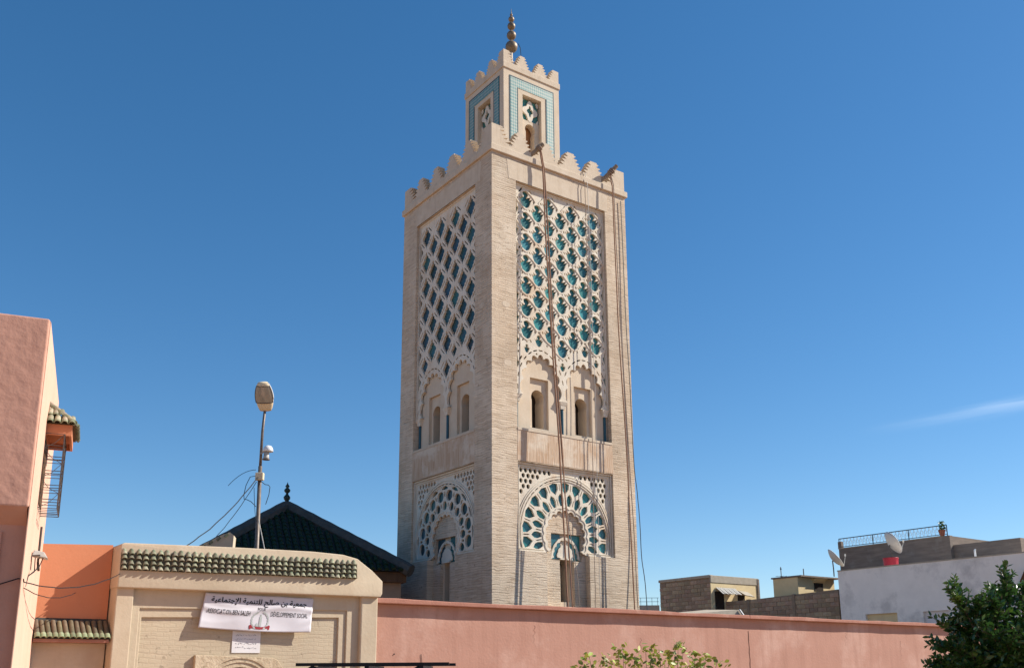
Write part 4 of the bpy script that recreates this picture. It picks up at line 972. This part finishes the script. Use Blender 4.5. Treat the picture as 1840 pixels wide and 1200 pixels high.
for j in range(9):
    for i in range(13): V.append(headpt(math.pi * (1.14 + .72 * i / 12), .33 + .54 * j / 8, 1.04))
for j in range(8):
    for i in range(12): F.append((j * 13 + i, j * 13 + i + 1, (j + 1) * 13 + i + 1, (j + 1) * 13 + i))
gl.add(V, F).build('lamp_glass', 'lamp_glass', lamp, smooth=True)
rim = [headpt(math.pi * (1.12 + .76 * i / 12), .31, 1.05) for i in range(13)] + [headpt(math.pi * 1.88, .31 + .58 * j / 8, 1.05) for j in range(9)] + [headpt(math.pi * (1.88 - .76 * i / 12), .89, 1.05) for i in range(13)] + [headpt(math.pi * 1.12, .89 - .58 * j / 8, 1.05) for j in range(9)]
MB().tube(rim, .010, 5).build('glass_rim', 'rust_iron', lamp)
cc = thing('security_camera', 'white hooded security camera on the lamp post', 'camera', LP + Vector((.06, -.08, 6.95))); cc.scale = (.78, .78, .78)
hd = MB(); hd.lathe([(.02, .20), (.10, .17), (.15, .10), (.17, .0), (.165, -.005)], 14, (.12, -.05, 0)); hd.build('hood', 'white_plastic', cc, smooth=True)
MB().lathe([(.10, -.24), (.09, -.2), (.085, -.02)], 14, (.07, -.04, 0)).build('camera_body', 'pale_steel', cc, smooth=True)
MB().lathe([(.12, -.27), (.12, -.24)], 14, (.07, -.04, 0)).build('collar', 'galvanised', cc)
MB().tube([(-.14, .06, -.05), (.0, .0, .02), (.10, -.04, .08)], .025, 6).build('bracket', 'pale_steel', cc)
jb = bevel(tag(MB().box(-.10, .10, -.08, .06, -.10, .09).build('junction_box', 'lamp_cream', None, loc=LP + Vector((-.03, -.06, 6.33))), 'small cream junction box strapped to the lamp post', 'junction box'), .02)

def sag(a, b, drop, n=16, wob=0):
    a, b = Vector(a), Vector(b)
    return [a.lerp(b, i / n) + Vector((wob * math.sin(i * 1.3), wob * math.cos(i * 1.7), -drop * 4 * (i / n) * (1 - i / n) + wob * math.sin(i * 2.1))) for i in range(n + 1)]
def cable(pts, r, label, m='black_cable'):
    b = Vector(pts[0]); o = MB().tube([Vector(p) - b for p in pts], r, 5).build('cable', m, None, loc=b); return tag(o, label, 'cable', 'cables strung around the gateway')
pt = LP + Vector((-.06, -.05, 6.35))
cable(sag(pt, gw(-5.0, .56, 3.9), .22, 18, .006), .012, 'long dark cable sagging from the lamp post to the tiles on the gateway')
cable(sag(pt + Vector((-.05, 0, -.15)), (-7.05, 22.7, 4.7), .08, 14, .004), .008, 'thin cable dropping from the lamp post to the sunlit roof ridge')
cable(sag(pt + Vector((-.1, 0, -.3)), LP + Vector((-.04, -.07, 5.2)), .18, 10), .007, 'short cable looping back to the lamp post shaft')
cable([pt + Vector((-.02 - .32 * math.sin(t), -.02, -.42 - .36 * math.cos(t) + .1 * math.sin(3 * t))) for t in [i * .42 for i in range(14)]], .009, 'coil of spare cable hanging on the lamp post')
cable(sag(pt + Vector((-.08, 0, .15)), pt + Vector((-.75, 0, -.25)), -.10, 8), .007, 'loose cable end sticking out from the lamp post')
cable(sag(LP + Vector((0, -.06, 5.25)), LP + Vector((.42, -.9, 4.35)), .0, 8), .012, 'pale guy wire slanting down from the lamp post to the gateway', 'pale_steel')
cable(sag(hw_(.02, .46, 2.9), gw(-5.95, .5, 3.45), .16, 16, .004), .009, 'dark cable crossing the orange wall to the gateway corner')
cable(sag(hw_(.02, .5, 2.82), gw(-6.6, .03, 3.1), .12, 12, .004), .007, 'second fainter cable drooping over the orange wall')
cable([hw_(-1.2, .27, 2.45), hw_(-.6, .26, 2.72), hw_(-.05, .24, 2.93), hw_(.02, .3, 2.93), hw_(.02, .46, 2.9)], .009, 'cable wrapped round the front corner of the salmon house')

# ================================================================== HOUSES BEYOND THE WALL (same street grid as the minaret)
K = 1.3
def far(x, y, z): return Vector((x * K, y * K, 1.6 + (z - 1.6) * K))
def frame(x, y): p = far(x, y, 0); return Vector((p.x, p.y, 0))
def fz(z): return 1.6 + (z - 1.6) * K
# --- grey washed house: wall runs towards the street (local -y)
gh = thing('grey_house', 'grey whitewashed house wall with patchy repairs beyond the pink wall', 'house', frame(14.78, 44), YAW)
gz = fz(5.92)
wh = [[(-1.27 * K - .0, 0)], ]
MB().plate(rect(-13.6, 0, 0, gz), [rect(-2.80 * K, -1.25 * K, 1.8, fz(3.94)), rect(-5.2 * K, -4.0 * K, 1.8, fz(3.92))], 0, .3, lambda t, z, d: (d, t, z)).build('wall', 'grey_wash', gh, fix=True)
MB().box(.3, 6, -13.6, 0, 0, gz - .3).build('house_body', 'grey_wash', gh)
MB().box(.17, .21, -2.80 * K, -1.25 * K, 1.8, fz(3.94)).build('window_shutter', 'yellow_render', gh)
MB().box(.17, .21, -5.2 * K, -4.0 * K, 1.8, fz(3.92)).build('window_shutter', 'paper', gh)
MB().box(-.03, .34, -13.6, .02, gz, gz + .06).build('coping', 'cement', gh)
MB().add([(-.5, -11.2, 6.3), (-.02, -10.45, 5.5), (-.02, -12.5, 5.5), (-.02, -12.5, 6.9), (-.02, -11.05, 6.55)], [(0, 1, 2), (0, 2, 3), (0, 3, 4), (0, 4, 1), (1, 4, 3, 2)]).build('awning', 'door_wood', gh, fix=True)
# --- terrace storey behind with railing
tr_ = thing('terrace_house', 'dark cement terrace storey with a blue iron railing above the grey house', 'house', frame(16.28, 48), YAW)
tz0, tz1 = 0, fz(7.42)
MB().box(0, 5, -5.86 * K, 0, 0, tz1).build('wall', 'dark_cement', tr_)
bevel(MB().box(-.06, .3, -5.9 * K, -5.60 * K, 5.2, tz1 + .02).build('corner_pier', 'dark_cement', tr_), .02)
MB().box(.25, 5, -11.6, -5.9 * K, 0, fz(7.0)).build('lower_wall', 'dark_cement', tr_)
MB().box(-.04, .34, -5.6 * K, .03, tz1 + .001, tz1 + .05).build('coping', 'cement', tr_)
bevel(MB().box(-.02, .24, -.22, .03, tz1 + .05, fz(7.78)).build('end_pier', 'dark_cement', tr_), .01)
ra = fz(7.52); rb = fz(7.93); rt = MB()
rt.tube([(.1, 0, ra), (.1, -5.75 * K, ra)], .022, 5).tube([(.1, 0, rb), (.1, -5.75 * K, rb)], .03, 5)
rails = rt.build('railing', 'blue_iron', tr_)
for k in range(4):
    y = -5.75 * K * k / 3; MB().tube([(.1, y, tz1 + .04), (.1, y, rb)], .03, 5).build('railing_post', 'blue_iron', rails)
nn = 30
for k in range(nn):
    y0, y1 = -5.75 * K * k / nn, -5.75 * K * (k + 1) / nn; ym = (y0 + y1) / 2; zm = (ra + rb) / 2
    MB().tube([(.1, y0, ra), (.1, ym, rb)], .009, 4).tube([(.1, y1, ra), (.1, ym, rb)], .009, 4).tube([(.1, ym + .10 * math.cos(t), zm + .10 * math.sin(t)) for t in [6.2832 * q / 8 for q in range(9)]], .007, 4).build('scroll', 'pale_steel', rails)
pv = thing('potted_plant', 'small plant in a clay pot at the end of the terrace railing', 'potted plant', far(19.50, 43.48, 7.44), 0)
MB().lathe([(.12, 0), (.2, .32), (.22, .34), (.2, .36)], 12).build('pot', 'pot_clay', pv)
lf = MB()
for _ in range(70):
    a, b, h = rnd.uniform(0, 6.28), rnd.uniform(.02, .22), rnd.uniform(.36, .85); c = Vector((b * math.cos(a), b * math.sin(a), h)); d = Vector((rnd.uniform(-1, 1), rnd.uniform(-1, 1), rnd.uniform(-.2, 1))).normalized(); e = d.orthogonal() * .05
    lf.add([c - d * .09, c + e, c + d * .09, c - e], [(0, 1, 2, 3)])
lf.build('foliage', 'leaf', pv, kind='stuff')
# --- block-built house and yard wall
def blocks(parent, x0, y0, y1, z0, z1, bl, bh, holes=(), topfn=None):
    """single blocks laid on the face x = x0, running in y"""
    me = MB().box(-.03, .1, .008, bl - .012, .008, bh - .012).mesh('block', 'block'); n = 0
    r_ = 0
    z = z0
    while z + bh * .5 < z1:
        y = y0 - (bl / 2 if r_ % 2 else 0)
        while y < y1 - .05:
            ya, yb = max(y, y0), min(y + bl, y1)
            if yb - ya > bl * .25 and (topfn is None or z + bh < topfn((ya + yb) / 2) + .02):
                inst('block', me, parent, (x0 + rnd.uniform(-.012, .012), ya, z), (0, 0, rnd.uniform(-.01, .01)), (rnd.uniform(.8, 1.2), (yb - ya) / bl, rnd.uniform(.93, 1))); n += 1
            y += bl
        z += bh; r_ += 1
bh_ = thing('block_house', 'small house of bare blocks with a pale yellow front and grey roof band', 'house', frame(10.17, 50), YAW)
bz = fz(6.36); bd = 3.72 * K
MB().box(.06, 3.75 * K, .02, bd, 0, bz).build('mortar_wall', 'block_mortar', bh_)
blocks(bh_, .05, .02, bd, fz(4.3), bz - .15, .60, .27)
V = []
bevel(MB().box(-.05, .30, -.02, bd + .05, bz - .16, bz + .03).build('roof_slab', 'cement', bh_), .03)
MB().box(.02, 3.62 * K, -.03, .019, 0, fz(5.98)).build('front_wall', 'yellow_render', bh_)
bevel(MB().box(.0, 3.66 * K, -.07, .018, fz(5.985), bz).build('roof_band', 'cement', bh_), .02)
MB().box(3.58 * K, 3.72 * K, -.1, .3, 0, bz - .05).build('drain_channel', 'dark_cement', bh_)
MB().box(.28 * K, .95 * K, -.045, -.03, fz(4.6), fz(5.55)).build('window', 'dark_interior', bh_)
MB().box(2.0 * K, 2.55 * K, -.045, -.03, fz(4.8), fz(5.42)).build('window', 'dark_interior', bh_)
aw = MB()
for i in range(9):
    x = .35 * K + i * .21; aw.add([(x, -.05, fz(5.74)), (x + .19, -.05, fz(5.73)), (x + .10, -.75, fz(5.36) + .03 * (i % 2)), (x - .06, -.75, fz(5.37) + .03 * (i % 2))], [(0, 1, 2, 3)])
o = aw.build('awning', 'pale_steel', bh_); o.modifiers.new('t', 'SOLIDIFY').thickness = .03
o = MB().add([(2.0 * K, -.05, fz(5.62)), (2.75 * K, -.05, fz(5.58)), (2.8 * K, -.6, fz(5.30)), (2.1 * K, -.6, fz(5.36))], [(0, 1, 2, 3)]).build('awning', 'cement', bh_); o.modifiers.new('t', 'SOLIDIFY').thickness = .05
yw = thing('yard_wall', 'bare block yard wall between the block house and the grey house', 'wall', frame(15.05, 45), YAW)
topf = lambda y: fz(5.22) - .26 * (y / (7.9 * K))
MB().add([(.04, 0, 0), (.04, 7.9 * K, 0), (.3, 7.9 * K, 0), (.3, 0, 0), (.04, 0, fz(5.2)), (.04, 7.9 * K, fz(4.96)), (.3, 7.9 * K, fz(4.96)), (.3, 0, fz(5.2))], [(3, 2, 1, 0), (4, 5, 6, 7), (0, 1, 5, 4), (1, 2, 6, 5), (2, 3, 7, 6), (3, 0, 4, 7)]).build('mortar_wall', 'block_mortar', yw, fix=True)
blocks(yw, .03, 0, 7.9 * K, fz(3.6), fz(5.3), .62, .27, topfn=topf)
for y in (3.2, 6.9): bevel(MB().box(-.05, .2, y, y + .22, 0, topf(y) - .02).build('pier', 'block_mortar', yw), .02)
ys = thing('yellow_house', 'ochre yellow rooftop room with a dark window beside the grey house', 'house', frame(14.2, 48.3), YAW)
MB().box(0, 2.9 * K, 0, 2, 0, fz(6.08)).build('wall', 'yellow_render', ys)
o = MB().box(-.08, 3.1 * K, -.35, 2.1, fz(6.085), fz(6.16)); o.build('roof_slab', 'dark_cement', ys)
MB().box(1.25 * K, 1.95 * K, -.03, -.002, fz(5.45), fz(5.84)).build('window', 'dark_interior', ys)
MB().add([(1.15 * K, -.001, fz(5.84)), (2.0 * K, -.001, fz(5.84)), (2.0 * K, -.4, fz(6.06)), (1.15 * K, -.4, fz(6.06)), (1.15 * K, -.001, fz(6.07)), (2.0 * K, -.001, fz(6.07))], [(0, 1, 2, 3), (3, 2, 5, 4), (0, 3, 4), (1, 5, 2)]).build('window_hood', 'yellow_render', ys, fix=True)
MB().tube([(1.0 * K, .5, fz(6.1)), (1.0 * K, .5, fz(6.58))], .035, 6).build('vent_pipe', 'galvanised', ys)
# --- low roof end and far fence just over the pink wall
lr = thing('low_roof', 'low grey corrugated roof with a white edge just above the pink wall', 'roof', (7.0, 33.2, 0), YAW)
MB().add([(-3.2, 0, 3.25), (1.0, 0, 3.62), (1.35, 0, 3.2), (-3.2, 1.5, 3.3), (1.0, 1.5, 3.7), (1.35, 1.5, 3.25)], [(0, 2, 1), (3, 4, 5), (0, 1, 4, 3), (1, 2, 5, 4), (2, 0, 3, 5)]).build('roof_sheet', 'cement', lr, fix=True)
MB().tube([(.98, -.05, 3.62), (1.4, -.05, 3.2)], .035, 5).build('white_edge', 'white_plastic', lr)
MB().box(-3.2, 1.3, .1, 1.4, 0, 3.2).build('wall', 'block_mortar', lr)
ff = thing('roof_fence', 'thin blue fence on a low pale parapet beside the block house', 'fence', (10.1, 78, 0), 0)
MB().box(-.4, 1.62, 0, .3, 0, 6.66).build('parapet', 'cement', ff)
for z in (6.95, 7.25): MB().tube([(-.4, .1, z), (1.6, .1, z)], .02, 4).build('rail', 'blue_iron', ff)
for i in range(5): MB().tube([(-.3 + i * .45, .1, 6.6), (-.3 + i * .45, .1, 7.27)], .02, 4).build('fence_post', 'blue_iron', ff)
an = thing('antenna', 'thin television antenna mast behind the yard wall', 'antenna', (13.87 * K, 50 * K, 0))
MB().tube([(0, 0, 0), (0, 0, fz(6.76))], .028, 6).build('mast', 'galvanised', an)
MB().tube([(-.36, .1, fz(6.29)), (.36, -.1, fz(6.27))], .014, 4).build('boom', 'galvanised', an)
for i in range(4): MB().tube([(-.3 + i * .2, -.2, fz(6.285)), (-.3 + i * .2, .2, fz(6.285))], .009, 4).build('element', 'galvanised', an)
MB().box(-.04, .09, -.05, .05, fz(6.18), fz(6.28)).build('amplifier', 'black_cable', an)
MB().lathe([(.01, 0), (.055, .04), (.055, .1), (.01, .14)], 8, (0, 0, fz(6.6))).build('knob', 'black_cable', an)

def dish(name_label, loc, az, el, r, squash=1.0):
    t = thing('satellite_dish', name_label, 'satellite dish', loc)
    M_ = Matrix.Rotation(az, 3, 'Z') @ Matrix.Rotation(el, 3, 'Y')      # dish axis = local +x
    V = []; F = []; n, k = 24, 6
    for j in range(k + 1):
        q = r * j / k
        for i in range(n): V.append(M_ @ Vector((.35 * q * q / r - .1, q * math.cos(6.2832 * i / n) * .9, q * math.sin(6.2832 * i / n))) + Vector((0, 0, r * 1.02)))
    for j in range(k):
        for i in range(n): F.append((j * n + i, j * n + (i + 1) % n, (j + 1) * n + (i + 1) % n, (j + 1) * n + i))
    o = MB().add(V, F).build('reflector', 'dish_white', t, smooth=True); o.modifiers.new('t', 'SOLIDIFY').thickness = .025
    a = M_ @ Vector((.25 * r, 0, -r)) + Vector((0, 0, r * 1.02)); b = M_ @ Vector((.95 * r, 0, -r * .42)) + Vector((0, 0, r * 1.02))
    MB().tube([a, b], .022, 5).build('feed_arm', 'pale_steel', t)
    d = (b - a).normalized(); MB().tube([b, b + Vector((0, 0, .14))], .045, 8).build('receiver', 'dish_white', t)
    c = M_ @ Vector((-.12, 0, 0)) + Vector((0, 0, r * 1.02))
    MB().tube([c, (c.x * .8, c.y * .8, .15), (c.x * .8, c.y * .8, -.35)], .035, 6).build('mount', 'galvanised', t)
    return t
dish('white satellite dish tilted at the corner of the grey house roof', far(14.80, 44.4, 6.0), R(-6), R(-38), .66)
dish('bigger satellite dish standing above the red tub on the grey house', far(16.95, 43, 6.47), R(4), R(-31), .72)
rp_ = thing('red_tub', 'round red plastic tub under the bigger satellite dish', 'tub', far(16.86, 43, 5.9))
MB().lathe([(.36, 0), (.40, .1), (.41, .45), (.43, .62), (.40, .66)], 20).build('tub', 'red_plastic', rp_, smooth=False)
MB().lathe([(.435, .60), (.445, .63), (.435, .66)], 20).build('rim', 'red_plastic', rp_)
pb = tag(MB().tube([(0, 0, 0), (0, 0, .45), (.05, 0, .5)], .05, 6).build('roof_pipe', 'white_plastic', None, loc=far(19.5, 40.6, 6.1)), 'short white pipe sticking up on the grey house roof', 'pipe')

# ================================================================== TREES AND PLANTS
def leaf_poly(c, d, n, l, w):
    s_ = d.cross(n).normalized() * w
    return [c, c + d * l * .35 + s_ * .5 + n * l * .03, c + d * l * .7 + s_ * .38, c + d * l, c + d * l * .7 - s_ * .38, c + d * l * .35 - s_ * .5 + n * l * .03]
tree = thing('ficus_tree', 'dense dark green tree with glossy leaves in front of the pink wall', 'tree', (8.0, 16.0, 0))
tree.scale = (1, 1, .955)
MB().tube([(0, 0, 0), (.03, .02, .8), (-.02, 0, 1.5), (.05, .05, 2.3)], [.14, .11, .09, .05], 10).build('trunk', 'bark', tree, smooth=True)
limbs = MB(); crown_ = MB()
tips = []
spec = [(-.82, 2.80, -.35), (-.28, 2.72, -.3), (.12, 3.22, 0), (-1.15, 2.05, -.2), (-1.05, 1.7, .1), (-.72, 3.02, 0), (.5, 3.0, .1), (.85, 2.6, -.2), (.35, 2.6, -.5), (-.5, 2.2, -.6), (-.05, 2.2, -.75), (.9, 2.0, 0), (1.2, 2.5, .2), (.2, 2.0, .7), (-.6, 1.5, -.4), (.5, 1.6, -.6), (-.9, 1.35, -.1), (1.0, 1.5, -.3), (0, 1.6, -.6), (.15, 2.9, .3), (-.4, 2.5, .3), (-.75, 2.35, .0), (.6, 2.2, .3), (-1.0, 2.35, -.15), (-.95, 1.95, -.35), (-1.1, 1.55, -.2), (-.3, 2.0, -.7), (.3, 2.35, -.6), (.9, 2.9, .1), (1.2, 3.0, .2), (-.55, 2.65, -.3), (-.8, 1.7, -.5)]
for (x, z, y) in spec:
    b = Vector((x * .25, y * .25, 1.35 + rnd.uniform(0, .5))); e = Vector((x, y, z)); m = b.lerp(e, .5) + Vector((rnd.uniform(-.1, .1), rnd.uniform(-.1, .1), .05))
    limbs.tube([b, m, e], [.03, .02, .006], 5)
    # twigs round the limb end, leaves along each twig
    for q in range(15):
        f = rnd.random() ** .6; st = m.lerp(e, f); d = (e - b).normalized() * .8 + Vector((rnd.gauss(0, .55), rnd.gauss(0, .55), rnd.gauss(.25, .45))); d.normalize()
        ln_ = rnd.uniform(.16, .34); limbs.tube([st, st + d * ln_], [.006, .003], 4)
        for k in range(16):
            p = st + d * ln_ * (k / 15); side = Vector((rnd.gauss(0, 1), rnd.gauss(0, 1), rnd.gauss(0, 1))); side = (side - d * side.dot(d)).normalized()
            ld = (d * .75 + side).normalized(); nrm = (side.cross(d) + Vector((rnd.gauss(0, .3), rnd.gauss(0, .3), rnd.gauss(.4, .4)))).normalized(); nrm = (nrm - ld * nrm.dot(ld)).normalized()
            l = rnd.uniform(.075, .125); crown_.add(leaf_poly(p, ld, nrm, l, l * .42), [(0, 1, 2, 3), (0, 3, 4, 5)])
# inner mass so that the crown reads dense
for _ in range(7600):
    x, z, y = rnd.choice(spec); c = Vector((x * rnd.uniform(.3, .92), y * rnd.uniform(.3, .95), 1.0 + (z - 1.0) * rnd.uniform(.25, .93))) + Vector((rnd.uniform(-.17, .17), rnd.uniform(-.17, .17), rnd.uniform(-.16, .14)))
    d = Vector((rnd.gauss(0, 1), rnd.gauss(0, 1), rnd.gauss(.2, 1))).normalized(); n = d.orthogonal().normalized(); l = rnd.uniform(.08, .13)
    crown_.add(leaf_poly(c, d, n, l, l * .42), [(0, 1, 2, 3), (0, 3, 4, 5)])
limbs.build('branches', 'bark', tree)
crown_.build('crown', 'leaf', tree, kind='stuff')

bush = thing('rose_bush', 'straggly yellow-green bush with thin stems against the pink wall', 'bush', (2.0, 15.0, 0))
stems = MB(); lfm = [MB().add(leaf_poly(Vector((0, 0, 0)), Vector((1, 0, 0)), Vector((0, 0, 1)), l, l * .55), [(0, 1, 2, 3), (0, 3, 4, 5)]).mesh('leaf', 'young_leaf') for l in (.075, .10, .12)]
def leaf_at(p):
    inst('leaf', rnd.choice(lfm), bush, p, (rnd.uniform(-1.2, 1.2), rnd.uniform(-.9, .9), rnd.uniform(0, 6.28)))
heads = [(.52, 2.03), (.50, 1.96), (.58, 1.93), (.12, 1.92), (.02, 1.94), (-.32, 1.95), (-.42, 1.93), (-.85, 1.80), (-.98, 1.70), (.36, 1.86), (.22, 1.80), (.75, 1.84), (.92, 1.80), (1.05, 1.72), (-.15, 1.82), (-.55, 1.76), (-.3, 1.78), (0.05, 1.74), (.45, 1.74), (-.7, 1.70), (.8, 1.70), (-.1, 1.68), (.3, 1.68), (.6, 1.66)]
for x, z in heads:
    y = rnd.uniform(-.25, .25); b = Vector((x * .3, y * .3, .1)); e = Vector((x, y, z)); m = Vector((x * .8, y * .8, z * .62))
    pts = [b, m, m.lerp(e, .5) + Vector((rnd.uniform(-.04, .04), 0, 0)), e]; stems.tube(pts, [.012, .007, .004, .003], 5)
    for k in range(9 if z > 1.9 else 14):
        c = e + Vector((rnd.gauss(0, .045 if z > 1.9 else .07), rnd.gauss(0, .05), rnd.gauss(-.02, .04 if z > 1.9 else .05))); leaf_at(c)
for _ in range(150):
    leaf_at(Vector((rnd.uniform(-.95, 1.0), rnd.uniform(-.3, .3), rnd.uniform(1.45, 1.70))))
stems.build('stems', 'bark', bush)

# ================================================================== PARKED VAN with roof rack
van = thing('parked_van', 'dark parked van with a black roof rack in front of the gateway', 'van', (-1.75, 12.9, 0), 0)
prof = [(-2.1, .35), (2.05, .35), (2.12, .55), (2.08, .85), (1.35, 1.02), (.78, 1.48), (.6, 1.54), (-1.9, 1.54), (-2.05, 1.4), (-2.12, .9)]
body = MB().plate(prof, [], -.85, .85, lambda x, z, d: (x, d, z)).build('body', 'van_paint', van, fix=True); bevel(body, .06, 3)
for sy in (-1, 1):
    for a in ([(-1.85, 1.05), (-.75, 1.05), (-.75, 1.42), (-1.8, 1.42)], [(-.65, 1.05), (.15, 1.05), (.15, 1.42), (-.65, 1.42)], [(.25, 1.05), (1.12, 1.05), (.72, 1.42), (.25, 1.42)]):
        MB().plate(a, [], sy * .85, sy * .862, lambda x, z, d: (x, d, z)).build('side_window', 'van_glass', van, fix=True)
    for x in (-1.3, 1.3):
        w_ = MB().tube([(x, sy * .72, .32), (x, sy * .88, .32)], .32, 24).build('wheel', 'rubber', van); MB().tube([(x, sy * .80, .32), (x, sy * .89, .32)], .19, 16).build('rim', 'steel_rim', w_)
    bevel(MB().box(2.0, 2.14, sy * .6 - .16, sy * .6 + .16, .68, .84).build('headlight', 'lamp_glass', van), .02)
MB().add([(1.33, -.72, 1.05), (1.33, .72, 1.05), (.82, .66, 1.47), (.82, -.66, 1.47)], [(0, 1, 2, 3)]).build('windscreen', 'van_glass', van)
rk = MB()
rk.box(-.92, .96, -.78, -.72, 1.675, 1.712)
rk.box(-.92, .96, .62, .68, 1.675, 1.712).box(-.80, 1.0, -.70, -.66, 1.60, 1.628)
for x in (-.70, -.05, .62): rk.box(x - .025, x + .025, -.78, .68, 1.63, 1.672)
for x in (-.72, .60):
    for y in (-.75, .65): rk.tube([(x - .12, y, 1.53), (x - .08, y, 1.62), (x + .02, y, 1.675)], .02, 6)
rk.build('roof_rack', 'black_rack', van, fix=True)
